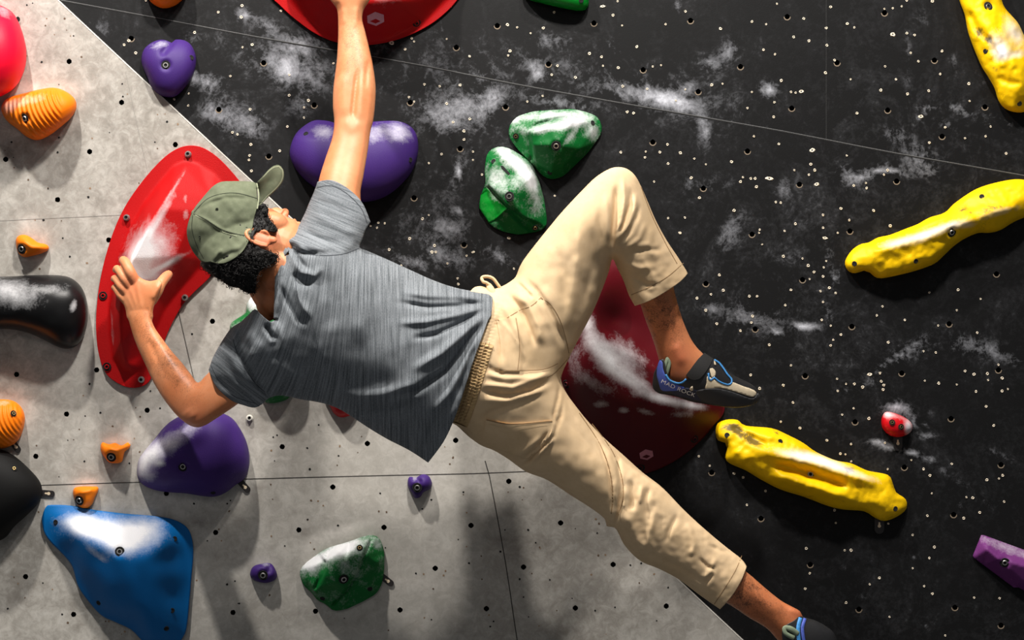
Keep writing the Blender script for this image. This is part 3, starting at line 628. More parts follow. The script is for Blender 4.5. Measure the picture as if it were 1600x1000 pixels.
# ---- purple
PU = [(214,737),(217,718),(228,702),(243,684),(256,668),(272,655),(295,645),(320,640),(345,645),(362,653),(374,668),(385,690),(390,715),(388,735),(382,748),(368,758),(352,770),(335,776),(315,775),(290,771),(262,769),(240,765),(223,757),(216,748)]
hold('climbing_hold', 'big purple climbing hold below the left elbow, chalked at its left tip', 'climbing hold', PU, lambda x, y, r, rm: 64*(r/rm)**.95+ridge(x, y, [(232,735),(275,690),(330,665)], 16, 8), wd_grey, M['purple'],
    chalk=[(236,712,18,22,25,1.1),(222,730,8,14,10,.8),(232,745,14,8,10,.6),(270,690,26,18,-30,.6),(252,724,8,4,0,.7),(300,665,14,12,0,.5)], bolts=[(286,729,'bolt'),(333,770,'hole')])
PB = [(453,243),(455,225),(463,208),(476,196),(492,188),(512,189),(530,193),(560,192),(600,189),(625,190),(643,199),(652,215),(653,240),(645,265),(632,283),(612,301),(590,312),(562,316),(532,312),(505,300),(480,284),(462,264)]
hold('climbing_hold', 'wide purple rounded hold on the black wall behind the raised right arm', 'climbing hold', PB, lambda x, y, r, rm: 60*(r/rm)**.8*np.clip((y-178)/40, 0, 1)**.5, wd_black, M['purple'],
    chalk=[(505,207,16,14,0,.55),(600,205,45,16,0,.4),(625,212,16,22,0,.3),(580,215,20,12,0,.2)], bolts=[(478,209,'hole'),(641,250,'hole')])
PS = [(221,92),(225,77),(238,66),(252,62),(262,64),(268,67),(274,62),(288,63),(299,71),(306,88),(305,106),(299,122),(288,138),(275,150),(262,152),(248,148),(237,137),(229,118),(223,104)]
hold('climbing_hold', 'purple heart-shaped climbing hold on the black wall near the upper left', 'climbing hold', PS, lambda x, y, r, rm: 38*(r/rm)**.8-ridge(x, y, [(268,60),(264,72),(255,82)], 5, 7, 0)*(y < 90), wd_black, M['purple'], step=3,
    chalk=[(245,72,16,7,-10,.35),(258,68,10,5,0,.3)], bolts=[(259,102,'bolt'),(299,90,'hole')])
P1 = [(637,752),(640,745),(650,746),(660,741),(670,744),(675,755),(672,764),(662,769),(656,777),(648,778),(643,770),(638,762)]
hold('climbing_hold', 'tiny purple foothold below the shirt hem on the grey wall', 'climbing hold', P1, lambda x, y, r, rm: 24*(r/rm)**.8-ridge(x, y, [(644,742),(655,752)], 4, 6, 0), wd_grey, M['purple'], step=2, chalk=[(648,747,4,5,0,.6)], bolts=[(652,762,'bolt')], cr=3)
P2 = [(391,894),(396,885),(408,881),(422,880),(430,889),(433,900),(428,907),(415,911),(400,908),(392,902)]
hold('climbing_hold', 'small purple foothold low on the grey wall, left of the green hold', 'climbing hold', P2, lambda x, y, r, rm: 22*(r/rm)**.8-ridge(x, y, [(422,878),(420,892)], 4, 5, 0), wd_grey, M['purple'], step=2, chalk=[(415,882,8,4,0,.5)], bolts=[(411,899,'bolt')], cr=3)

# ---- orange
def ribs(x, y, per=8.2, ang=0, amp=1.3, cx=0, cy=0, curve=0):
    a = math.radians(ang); u = (x-cx)*math.cos(a)+(y-cy)*math.sin(a); v = -(x-cx)*math.sin(a)+(y-cy)*math.cos(a)
    return amp*np.sin(2*math.pi*(u+curve*v*v)/per)
O1 = [(2,172),(5,160),(15,152),(40,145),(65,139),(85,137),(103,143),(117,155),(119,170),(110,185),(93,200),(75,213),(58,219),(42,214),(25,200),(10,188)]
hold('climbing_hold', 'orange ribbed hold under the rose red one, upper left', 'climbing hold', O1, lambda x, y, r, rm: 50*(r/rm)**.8+ribs(x, y, 7.3, -28, 1.7, 60, 178, -.008)*np.clip(r/12, 0, 1)*(1-np.clip((x-88)/10, 0, 1)), wd_grey, M['orange'], step=1.8,
    chalk=[(45,156,42,9,-15,.42),(15,168,14,12,0,.35)], bolts=[(39,185,'bolt')], group=None)
O2 = [(-40,640),(-25,628),(0,624),(20,626),(33,636),(39,652),(36,672),(28,688),(14,698),(-5,701),(-28,690),(-40,665)]
hold('climbing_hold', 'orange ribbed hold cut by the left frame edge, above the big matt black hold', 'climbing hold', O2, lambda x, y, r, rm: 46*(r/rm)**.8+ribs(x, y, 7, -20, 1.1, 0, 660, -.01)*np.clip(r/12, 0, 1), wd_grey, M['orange'], step=1.8,
    chalk=[(5,630,18,6,0,.4)], bolts=[(21,646,'screw')])
O3 = [(25,374),(30,368),(40,367),(50,372),(60,379),(70,381),(76,385),(75,391),(65,396),(55,399),(40,402),(31,398),(26,388)]
hold('climbing_hold', 'small orange foothold with a pointed right end, upper left of the black glossy hold', 'climbing hold', O3, lambda x, y, r, rm: 24*(r/rm)**.7+ridge(x, y, [(34,376),(50,386),(72,386)], 5, 4), wd_grey, M['orange_worn'], step=2, chalk=[(42,378,6,4,0,.2)], bolts=[(34,389,'bolt')], cr=3)
O4 = [(157,698),(160,691),(170,694),(180,692),(190,696),(200,691),(204,695),(202,700),(195,706),(193,713),(190,722),(180,724),(170,722),(163,714),(158,706)]
hold('climbing_hold', 'small orange foothold with two horns between the red crescent and the purple hold', 'climbing hold', O4, lambda x, y, r, rm: 24*(r/rm)**.7+ridge(x, y, [(166,700),(182,704),(200,695)], 4, 4), wd_grey, M['orange_worn'], step=2, chalk=[(180,697,10,3,0,.25)], bolts=[(174,714,'bolt')], cr=3)
O5 = [(114,768),(117,762),(128,760),(142,760),(153,761),(153,768),(148,778),(144,788),(136,794),(125,793),(119,785),(115,776)]
hold('climbing_hold', 'small orange foothold right above the blue hold', 'climbing hold', O5, lambda x, y, r, rm: 24*(r/rm)**.7+ridge(x, y, [(120,770),(135,768),(148,764)], 4, 4), wd_grey, M['orange_worn'], step=2, chalk=[(130,765,8,3,0,.25)], bolts=[(124,782,'bolt')], cr=3)
O6 = [(232,-2),(240,7),(250,12),(260,13),(275,8),(286,-2),(296,-20),(290,-50),(262,-62),(235,-50),(224,-22)]
hold('climbing_hold', 'orange hold cut by the top frame edge on the black wall', 'climbing hold', O6, dome(46, .8), wd_black, M['orange'], step=3)
# ---- rose red ball at the left edge
PK = [(0,8),(20,20),(32,42),(40,70),(41,95),(35,118),(22,138),(0,152),(-20,162),(-50,170),(-85,140),(-98,95),(-85,40),(-50,10),(-20,3)]
hold('climbing_hold', 'smooth rose red rounded hold cut by the upper left frame edge', 'climbing hold', PK, dome(85, .9), wd_grey, M['pink'], step=4, chalk=[(5,18,14,8,30,.5)], bolts=[(28,30,'hole')])
# ---- black holds
K1 = [(-70,440),(-30,432),(10,432),(50,430),(90,430),(112,435),(128,450),(136,472),(137,500),(131,525),(120,540),(105,545),(88,541),(65,529),(40,519),(10,514),(-30,516),(-70,510)]
hold('climbing_hold', 'glossy black hold with chalk-grey top at the left frame edge beside the red crescent', 'climbing hold', K1, lambda x, y, r, rm: 62*(r/rm)**.85+vnoise(x, y, 16, 3)*.8, wd_grey, M['black_hold'], step=3.5,
    chalk=[(-10,450,60,20,4,.5),(30,462,30,18,10,.3),(20,480,50,14,0,.15),(85,450,26,10,0,.3),(115,478,5,11,20,.75)])
K2 = [(-70,712),(-30,702),(0,702),(22,712),(45,732),(62,752),(66,770),(60,786),(44,803),(22,823),(5,842),(-30,850),(-80,830),(-95,770)]
hold('climbing_hold', 'big matt black hold at the left frame edge, beside the blue hold', 'climbing hold', K2, dome(62, .85), wd_grey, M['black_matt'], step=4, bolts=[(22,732,'screw')])

# ---- green
def rock(label, pts, inner, creases, bolts, wdf, chalk, mat='green', extra=None, br=1.1):
    ol = np.array(pts, float); dens = []
    for i in range(len(ol)):
        p, q = ol[i], ol[(i+1) % len(ol)]; k = max(1, int(np.hypot(*(q-p))/6)); dens += [p+(q-p)*j/k for j in range(k)]
    dens = np.array(dens); dens = (np.roll(dens, 1, 0)+2*dens+np.roll(dens, -1, 0))/4
    f = blur(lin(dens, inner, 5, creases), br)
    return hold('climbing_hold', label, 'climbing hold', [tuple(p) for p in dens], lambda x, y, r, rm: f(x, y)+vnoise(x, y, 9, 5)*.8+(extra(x, y) if extra else 0), wdf, M[mat], step=2.2, smoothpts=False, chalk=chalk, bolts=bolts, rings=(0.9,), dips=True)
G1 = [(794,210),(796,195),(807,182),(832,174),(860,172),(895,170),(917,175),(934,182),(941,197),(939,211),(920,237),(900,257),(880,276),(862,281),(847,275),(835,260),(825,250),(810,235),(800,222)]
rock('green faceted hold, upper right of the two beside the raised knee', G1,
    [(829,206,50),(860,198,56),(893,190,48),(922,190,22),(831,198,24),(860,190,27),(888,182,26),(822,207,22),(826,225,16),(829,246,10),(832,226,46),(836,252,24),(870,227,60),(862,268,24),(905,232,34),(807,200,18),(930,198,16),(880,258,28)],
    [(0,1),(1,2),(2,3),(4,5),(5,6),(7,8),(8,9),(0,10),(10,11)], [(869,228,'bolt'),(926,192,'hole'),(859,270,'hole'),(806,213,'screw')], wd_black,
    [(860,180,60,7,-4,.75),(865,198,38,6,-8,1.0),(900,190,22,8,-10,.8),(925,205,14,9,60,.7),(890,215,25,4,-50,.4),(805,190,12,10,0,.5)],
    extra=lambda x, y: ridge(x, y, [(827,205),(840,194),(862,188),(892,182)], 3, -9, .1)+ridge(x, y, [(826,203),(829,222),(831,246),(829,254)], 2.5, -8, .1))
G2 = [(779,228),(768,232),(760,242),(757,267),(759,287),(751,305),(748,325),(760,342),(765,352),(785,362),(810,367),(840,362),(852,357),(855,345),(850,310),(840,275),(832,257),(817,244),(795,231)]
R2 = rock('green faceted hold, lower left of the two beside the raised knee', G2,
    [(784,240,24),(795,247,34),(818,265,44),(828,278,46),(832,296,40),(797,307,56),(764,289,26),(793,322,46),(817,340,34),(848,354,10),(765,295,12),(790,330,20),(780,345,14),(812,352,12),(842,330,20),(772,255,26)],
    [(0,1),(1,2),(2,3),(3,4),(6,7),(7,8),(8,9),(10,11)], [(796,307,'bolt'),(771,252,'hole'),(836,356,'screw')], wd_black,
    [(790,243,20,8,45,.9),(815,262,26,10,50,1.15),(832,285,8,26,-10,.7),(775,280,14,22,0,.5),(800,290,26,20,0,.3),(838,320,8,24,-10,.35)],
    extra=lambda x, y: ridge(x, y, [(760,291),(792,322),(817,341),(850,356)], 2, -7, .1))
slot = decal('slot', [(782,259),(786,259),(797,271),(795,274),(784,264)], lambda x, y: R2.F(x, y), .0006, M['hole'], R2.o)
patch = relief('facet', [(760,292),(751,305),(749,325),(760,341),(763,348),(772,345),(792,326),(775,308)], lambda x, y, r: R2.F(x, y)+.0012, lambda x, y, r: R2.F(x, y)-.002, M['green2'], R2.o, step=3, rings=(), chalk=lambda x, y: spots(x, y, [(775,310,10,5,30,.5)])); patch.o['label'] = 'brighter green facet'  # brighter green with little chalk over the lower left facet
G3 = [(467,893),(472,884),(481,877),(504,860),(514,855),(525,852),(546,846),(567,838),(583,835),(595,842),(601,867),(600,895),(596,915),(588,928),(567,940),(539,953),(518,955),(513,946),(494,937),(487,925),(476,918),(470,905)]
R3 = rock('green faceted hold low on the grey wall', G3,
    [(511,877,40),(503,898,38),(492,922,22),(507,879,24),(499,899,22),(530,862,38),(560,848,34),(581,842,20),(570,868,48),(560,895,44),(540,924,30),(520,945,14),(575,870,34),(566,897,30),(546,928,18),(535,905,54),(590,880,22),(580,915,18),(485,885,18),(482,905,16),(540,880,50)],
    [(0,1),(1,2),(3,4),(7,8),(8,9),(9,10),(10,11),(12,13),(13,14)], [(537,905,'bolt'),(562,856,'screw'),(504,935,'hole'),(578,920,'hole')], wd_grey,
    [(520,862,50,10,-28,1.0),(485,882,16,12,-30,.9),(545,860,30,12,-20,.7),(590,850,10,10,0,.4),(540,890,30,20,0,.15)],
    extra=lambda x, y: ridge(x, y, [(583,836),(570,867),(560,895),(539,927),(517,948)], 2.6, -10, .05)+ridge(x, y, [(511,875),(504,898),(490,923)], 2.6, -9, .1)+ridge(x, y, [(524,853),(512,866),(507,880)], 2.5, -6, .1))
G4 = [(818,-6),(830,1),(850,6),(880,13),(908,17),(918,12),(920,0),(915,-25),(880,-45),(840,-38),(820,-20)]
hold('climbing_hold', 'green hold cut by the top frame edge above the black wall', 'climbing hold', G4, dome(36, .7), wd_black, M['green2'], step=3, bolts=[(908,1,'hole')])
G5 = [(396,462),(386,474),(384,488),(372,497),(362,504),(359,514),(364,530),(385,560),(400,600),(411,624),(420,630),(438,628),(454,619),(470,590),(465,530),(440,480),(415,462)]
hold('climbing_hold', 'green chalky hold mostly hidden behind the left shoulder', 'climbing hold', G5, dome(40, .8), wd_grey, M['green'], step=4, chalk=[(396,470,14,14,0,1.2),(365,510,8,8,0,.5)])
R6 = [(505,620),(515,634),(521,645),(531,652),(545,650),(560,640),(568,620),(550,600),(520,600)]
hold('climbing_hold', 'small red hold peeking out below the shirt', 'climbing hold', R6, dome(26, .8), wd_grey, M['small_red'], step=3)
# small red foothold
R7 = [(1378,652),(1383,644),(1392,644),(1405,648),(1418,655),(1425,663),(1425,672),(1416,680),(1402,683),(1390,680),(1380,671),(1377,661)]
hold('climbing_hold', 'small scarlet foothold in a chalk smear on the black wall', 'climbing hold', R7, dome(26, .75), wd_black, M['small_red'], step=2, chalk=[(1420,668,7,12,0,1.2),(1387,648,8,7,0,.7),(1398,650,20,4,15,.5)], bolts=[(1394,660,'screw'),(1408,667,'screw')], cr=3)

# ---- yellow
def sausage(label, pts, lines, bolts, chalk, scuff, Hm=46, p=.75):
    def H(x, y, r, rm):
        h = Hm*(r/rm)**p+vnoise(x, y, 14, 8)*2.0+vnoise(x, y, 6, 9)*1.0+vnoise(x, y, 3.4, 10)*.4
        for l in lines: h = h+ridge(x, y, l[0], l[1], l[2], .2)*np.clip(r/10, 0, 1)
        return h
    return hold('climbing_hold', label, 'climbing hold', pts, H, wd_black, M['yellow'], step=2.6, chalk=chalk, bolts=bolts, scuff=scuff, cr=5)
Y1 = [(1118,677),(1121,662),(1134,656),(1152,656),(1165,665),(1205,669),(1230,679),(1255,692),(1275,706),(1305,719),(1330,724),(1355,735),(1387,742),(1395,755),(1400,769),(1415,780),(1416,795),(1402,807),(1382,814),(1367,809),(1350,799),(1317,796),(1292,790),(1255,776),(1220,765),(1190,750),(1165,735),(1140,724),(1133,715),(1136,700),(1133,692),(1122,688)]
Y1R = sausage('long yellow rocky hold below the right climbing shoe', Y1, [([(1200,742),(1235,750),(1280,765),(1340,783)], 9, 12), ([(1170,700),(1215,712),(1270,722),(1330,742),(1385,758)], 10, 12), ([(1200,722),(1240,733),(1290,748),(1330,762)], 7, -12), ([(1140,665),(1165,678),(1205,700)], 5, -7), ([(1180,680),(1225,685),(1265,705)], 7, 6), ([(1150,700),(1165,725)], 10, 6)],
    [(1266,741,'bolt'),(1219,690,'hole'),(1136,680,'hole'),(1399,795,'hole')],
    [(1245,712,40,8,12,.9),(1290,722,40,8,20,1.0),(1340,742,40,6,18,.55),(1360,700,10,4,0,0)], [(1150,670,18,8,20,.9),(1175,690,28,7,30,1),(1145,665,16,10,0,.5),(1240,705,30,6,10,.6),(1310,730,50,4,18,.8),(1210,675,14,8,0,.5),(1390,755,8,14,0,.4),(1300,780,50,4,10,.3)])
Y2 = [(1320,413),(1323,402),(1333,389),(1346,381),(1357,379),(1372,371),(1390,367),(1416,357),(1434,350),(1452,340),(1476,332),(1491,318),(1522,297),(1553,286),(1588,280),(1610,284),(1628,298),(1630,318),(1612,334),(1584,347),(1562,360),(1544,364),(1529,364),(1509,372),(1491,384),(1474,400),(1460,412),(1434,422),(1408,429),(1377,435),(1366,432),(1359,426),(1350,423),(1337,427),(1326,424)]
sausage('long yellow rocky hold reaching the right frame edge at mid height', Y2, [([(1350,395),(1390,385),(1440,372),(1490,352),(1560,330),(1610,310)], 12, 10), ([(1360,392),(1400,374),(1440,360),(1490,340)], 3.5, -5), ([(1410,415),(1450,400),(1480,385)], 10, 5), ([(1500,330),(1550,305),(1600,300)], 10, -3)],
    [(1487,363,'bolt'),(1534,307,'hole'),(1431,408,'hole'),(1335,412,'hole')],
    [(1400,380,30,8,-12,.7),(1450,366,34,8,-18,1.0),(1490,352,20,7,-10,.7),(1560,332,40,7,-15,.5),(1515,352,12,5,0,.4)], [(1430,368,50,3,-18,.9),(1500,322,12,10,0,.7),(1550,325,30,6,-10,.55),(1545,300,12,6,0,.5),(1350,390,20,10,0,.2),(1500,345,10,10,0,.4)])
Y3 = [(1496,-30),(1499,0),(1507,22),(1514,55),(1532,100),(1545,122),(1554,138),(1560,157),(1571,170),(1590,176),(1606,172),(1618,155),(1622,120),(1613,80),(1600,55),(1590,35),(1570,12),(1564,-5),(1556,-35),(1530,-50),(1505,-45)]
sausage('long yellow rocky hold hanging from the upper right corner', Y3, [([(1530,10),(1560,60),(1590,120),(1600,160)], 14, 8), ([(1512,10),(1525,45),(1545,62),(1560,100)], 5, -7), ([(1556,120),(1575,130),(1600,128)], 5, -4)],
    [(1544,10,'bolt'),(1540,80,'hole'),(1593,162,'hole')], [(1585,50,14,28,-30,.8),(1560,70,14,20,-30,.9),(1565,85,12,12,0,.8),(1590,85,16,6,-10,.7)], [(1530,50,10,12,30,.9),(1545,62,10,6,20,.9),(1555,105,6,14,0,.4),(1565,135,14,6,0,.4)])
# ---- violet volume at the right edge
V1 = [(1533,836),(1537,836),(1600,859),(1640,874),(1660,900),(1645,940),(1618,934),(1592,918),(1584,918),(1522,872),(1520,868)]
V1o = []
for i in range(len(V1)):
    p, q = np.array(V1[i], float), np.array(V1[(i+1) % len(V1)], float); k = max(1, int(np.hypot(*(q-p))/6)); V1o += [p+(q-p)*j/k for j in range(k)]
fv = lin(V1o, [(1542,858,30),(1620,890,36),(1560,873,33),(1648,908,20),(1600,909,22),(1526,868,10)], 5, [(0,2),(2,1)])
hold('climbing_volume', 'violet wedge-shaped hold at the right frame edge, lower right', 'climbing hold', [tuple(p) for p in V1o], lambda x, y, r, rm: fv(x, y), wd_black, M['violet'], step=3, smoothpts=False, chalk=[(1580,858,70,10,21,.45)], bolts=[(1570,879,'bolt')], rings=(0.9,))
# locking tabs and the loose white plug
def by_label(s): return next(o for o in COL.objects if o.get('label', '').startswith(s))
tab(by_label('orange ribbed hold cut'), 24, 697, 55, wd_grey); tab(by_label('big matt black'), 74, 771, 5, wd_grey)
tab(by_label('big purple climbing'), 382, 760, 48, wd_grey); tab(by_label('green faceted hold low'), 605, 907, 38, wd_grey)
tab(by_label('small scarlet'), 1403, 691, 90, wd_black, 14, 14); tab(by_label('long yellow rocky hold below'), 1374, 820, 90, wd_black, 15, 15)
pl = fastener('wall_plug', None, 390, 653, 0.0015, .0066, M['white_plastic'], False, True, tall=.003)
tag(pl, 'round white plastic plug screwed into the grey wall right of the big purple hold', 'wall plug')
# ---------------------------------------------------------------- the climber
def skin_mat():
    t = NT('skin', .48, .4); n1 = t.noise(14, 5, .6); n2 = t.noise(60, 4, .6)
    c = t.mix(t.ramp(n1, .35, .65), C(220, 150, 106), C(205, 128, 82))
    c = t.mix(t.math('MULTIPLY', t.attr('tan'), .8), c, C(184, 100, 58))
    c = t.mix(t.math('MULTIPLY', t.attr('flush'), .55), c, C(205, 105, 80))
    # short dark hairs
    v = t.mapping((1, 1, 1)); h1 = t.noise(330, 3, .6, v, 1.2); h2 = t.noise(38, 5, .65)
    k = t.math('MULTIPLY', t.ramp(t.math('ADD', t.math('MULTIPLY', h1, .55), t.math('MULTIPLY', h2, .45)), .48, .60), t.attr('hairy'))
    c = t.mix(t.math('MULTIPLY', k, .8), c, C(70, 42, 28))
    t.base(c); t.p.inputs['Subsurface Weight'].default_value = .08; t.p.inputs['Subsurface Radius'].default_value = (.012, .004, .002)
    t.bump(t.noise(420, 3, .6), .12, .0008); return t.m
M['skin'] = skin_mat()
def cloth_mat(name, cols, mode):
    t = NT(name, .85, .2); t.p.inputs['Sheen Weight'].default_value = .0
    if mode == 'heather':
        u = t.attr('fu'); v = t.attr('fv')
        cb = t.n.new('ShaderNodeCombineXYZ'); t.l.new(t.math('MULTIPLY', u, .035), cb.inputs[0]); t.l.new(t.math('MULTIPLY', v, 1.0), cb.inputs[1])
        n1 = t.noise(.35, 5, .75, cb.outputs[0]); 
        cb2 = t.n.new('ShaderNodeCombineXYZ'); t.l.new(t.math('MULTIPLY', u, .25), cb2.inputs[0]); t.l.new(t.math('MULTIPLY', v, 1.0), cb2.inputs[1])
        n2 = t.noise(1.4, 2, .6, cb2.outputs[0])
        k = t.math('ADD', t.math('MULTIPLY', n1, .7), t.math('MULTIPLY', n2, .3))
        t.base(t.mix(t.ramp(k, .40, .60), cols[0], cols[1])); t.bump(t.noise(900, 2), .25, .0006)
    elif mode == 'twill':
        n1 = t.noise(10, 4, .6); n2 = t.noise(90, 4, .65)
        c = t.mix(t.ramp(n1, .3, .7), cols[0], cols[1]); c = t.mix(t.ramp(n2, .45, .8, 0, .22), c, cols[2]); t.base(c)
        t.bump(t.noise(1000, 2), .25, .0006)
    return t.m
M['shirt'] = cloth_mat('heather_grey_jersey', [C(80, 85, 89), C(138, 143, 148)], 'heather')
M['trousers'] = cloth_mat('beige_cotton', [C(226, 197, 158), C(214, 184, 143), C(192, 158, 116)], 'twill')
M['stitch'] = simple('dark_beige_stitch', C(150, 118, 80), .9)  # stitch lines in a darker beige
M['thread'] = simple('pale_thread', C(225, 200, 160), .9)
M['cap'] = cloth_mat('olive_washed_cotton', [C(108, 114, 92), C(90, 96, 76), C(144, 148, 126)], 'twill')
M['cap_edge'] = simple('faded_olive_edge', C(150, 156, 128), .9)
M['cap_dark'] = simple('dark_olive_seam', C(48, 54, 38), .9)
M['hair'] = simple('black_hair', C(15, 12, 11), .6, spec=.3)
M['rubber'] = simple('black_rubber', C(34, 34, 36), .5, bump=.2, scale=200)
M['rubber_chalky'] = simple('dusty_rubber', C(54, 54, 56), .75, bump=.2, scale=120)
M['cream'] = simple('cream_leather', C(222, 205, 175), .65)
M['sky'] = simple('sky_blue_trim', C(70, 150, 220), .6)
M['indigo'] = simple('indigo_fabric', C(75, 95, 185), .7)
M['strapm'] = simple('black_webbing', C(30, 29, 29), .8, bump=.3, scale=600)
M['pull'] = simple('worn_green_loop', C(130, 145, 120), .8)
M['white_print'] = simple('white_print', C(248, 248, 250), .6)
M['eye'] = simple('eye_white', C(225, 220, 212), .3); M['navy'] = simple('navy_fabric', C(38, 42, 66), .7)

DEP = 1.41e-3                                                       # metres per pixel at the climber
climber = None
parts_skin = []
def tube(pts, n=14, cap=True):
    """closed round tube through (px, py, depth, radius, [second radius across the view]) in metres"""
    C_ = [w1(*p[:3]) for p in pts]; R_ = [p[3] for p in pts]; R2 = [(p[4] if len(p) > 4 else p[3]) for p in pts]
    cs = []; k = len(C_)
    sub = 5
    for i in range(k-1):
        p0 = C_[max(i-1, 0)]; p1 = C_[i]; p2 = C_[i+1]; p3 = C_[min(i+2, k-1)]
        for j in range(sub):
            t = j/sub; q = .5*((2*p1)+(-p0+p2)*t+(2*p0-5*p1+4*p2-p3)*t*t+(-p0+3*p1-3*p2+p3)*t**3); e = t*t*(3-2*t)
            cs.append((q, R_[i]*(1-e)+R_[i+1]*e, R2[i]*(1-e)+R2[i+1]*e))
    cs.append((C_[-1], R_[-1], R2[-1]))
    T0 = (cs[1][0]-cs[0][0]).normalized(); T1 = (cs[-1][0]-cs[-2][0]).normalized()
    if cap:
        a = []
        for s in (.97, .8, .5): a.append((cs[0][0]-T0*min(cs[0][1], cs[0][2])*s, cs[0][1]*math.sqrt(1-s*s), cs[0][2]*math.sqrt(1-s*s)))
        b = []
        for s in (.5, .8, .97): b.append((cs[-1][0]+T1*min(cs[-1][1], cs[-1][2])*s, cs[-1][1]*math.sqrt(1-s*s), cs[-1][2]*math.sqrt(1-s*s)))
        cs = a+cs+b
    V = []; F = []; yv = Vector((0, -1, 0))
    for i, (c, r, r2) in enumerate(cs):
        t = (cs[min(i+1, len(cs)-1)][0]-cs[max(i-1, 0)][0]).normalized(); s = t.cross(yv)
        if s.length < .1: s = t.cross(Vector((1, 0, 0)))
        s.normalize(); o = s.cross(t).normalized()
        for j in range(n): a = 2*math.pi*j/n; V.append(c+s*r*math.cos(a)+o*r2*math.sin(a))
    for i in range(len(cs)-1):
        for j in range(n): F.append((i*n+j, i*n+(j+1) % n, (i+1)*n+(j+1) % n, (i+1)*n+j))
    F.append(tuple(range(n))[::-1]); F.append(tuple(range((len(cs)-1)*n, len(cs)*n)))
    me = bpy.data.meshes.new('t'); me.from_pydata([tuple(v) for v in V], [], F)
    bm = bmesh.new(); bm.from_mesh(me); bmesh.ops.recalc_face_normals(bm, faces=bm.faces); bm.to_mesh(me); bm.free(); return me
def skin_relief(outline, dep, k=.9, folds=None, step=3, infl=None, kb=None):
    ol = catmull(outline, True, 4)
    F = lambda x, y, r: dep(x, y)+k*r*DEP+(folds(x, y)*DEP*np.clip(r/8, 0, 1) if folds else 0)
    B = lambda x, y, r: dep(x, y)-(kb or k)*r*DEP
    R = relief(None, ol, F, B, None, step=step, infl=catmull(infl, True, 4) if infl else None); parts_skin.append(R.me); return R

# right arm, reaching up
dA = tps([(553,-60,.20),(547,20,.215),(550,110,.25),(548,200,.29),(525,290,.35),(510,370,.39),(600,100,.25),(480,200,.30)])
ARM = [(520,-52),(513,-20),(513,-6),(519,4),(526,14),(528,28),(528,60),(526,95),(521,135),(520,165),(522,190),(519,215),(509,245),(501,270),(494,295),(478,330),(470,380),(540,400),(566,340),(563,305),(568,275),(574,240),(579,205),(583,190),(586,165),(587,135),(583,103),(577,75),(571,50),(566,30),(569,14),(577,2),(583,-12),(586,-35),(580,-58),(550,-66)]
skin_relief(ARM, dA, .88, lambda x, y: ridge(x, y, [(560,100),(556,135),(552,170),(551,192)], 4, -4.5)+ridge(x, y, [(577,88),(573,115),(571,140)], 3, -2.5)+ridge(x, y, [(566,110),(564,160),(562,190)], 6, 2)+ridge(x, y, [(535,110),(535,150),(537,185)], 9, 2)+ridge(x, y, [(535,185),(550,200),(566,190)], 8, 2)+ridge(x, y, [(536,10),(537,40)], 4, 1.5)+ridge(x, y, [(556,8),(556,45)], 4, 1.5)+ridge(x, y, [(527,2),(531,20)], 3, -1.5))
for f_ in ([(520,-45,.205,.0095),(512,-72,.215,.0088),(508,-92,.19,.008),(507,-100,.165,.0075)], [(537,-55,.21,.0095),(533,-86,.215,.0088),(531,-107,.19,.008),(530,-114,.165,.0075)],
           [(555,-57,.21,.0095),(554,-86,.215,.0088),(554,-106,.19,.008),(554,-113,.165,.0075)], [(573,-48,.205,.009),(576,-74,.21,.008),(578,-90,.19,.0072),(579,-96,.17,.007)],
           [(522,-12,.20,.011),(506,-28,.20,.0105),(494,-46,.185,.0095),(490,-60,.165,.0085)]):
    parts_skin.append(tube(f_, 12))
# left arm, bent, hand on the crescent
dB = tps([(215,440,.147),(225,495,.166),(255,560,.20),(300,640,.285),(340,600,.31),(420,560,.36),(200,560,.17),(290,560,.23)])
ARM2 = [(199,492),(203,508),(209,528),(217,548),(228,572),(240,598),(256,624),(275,648),(293,663),(307,668),(320,665),(335,656),(352,645),(372,631),(410,600),(420,565),(395,540),(352,555),(331,577),(320,588),(309,598),(298,584),(284,566),(268,548),(253,528),(242,512),(237,498),(236,480),(215,470),(200,478)]
skin_relief(ARM2, dB, .9, lambda x, y: ridge(x, y, [(240,520),(262,560),(290,610)], 9, 2.5)+ridge(x, y, [(228,520),(245,560),(270,610)], 4, -1.5)+ridge(x, y, [(300,600),(315,600),(322,590)], 4, -2.5, 0)+ridge(x, y, [(290,640),(303,655)], 9, 2.5))
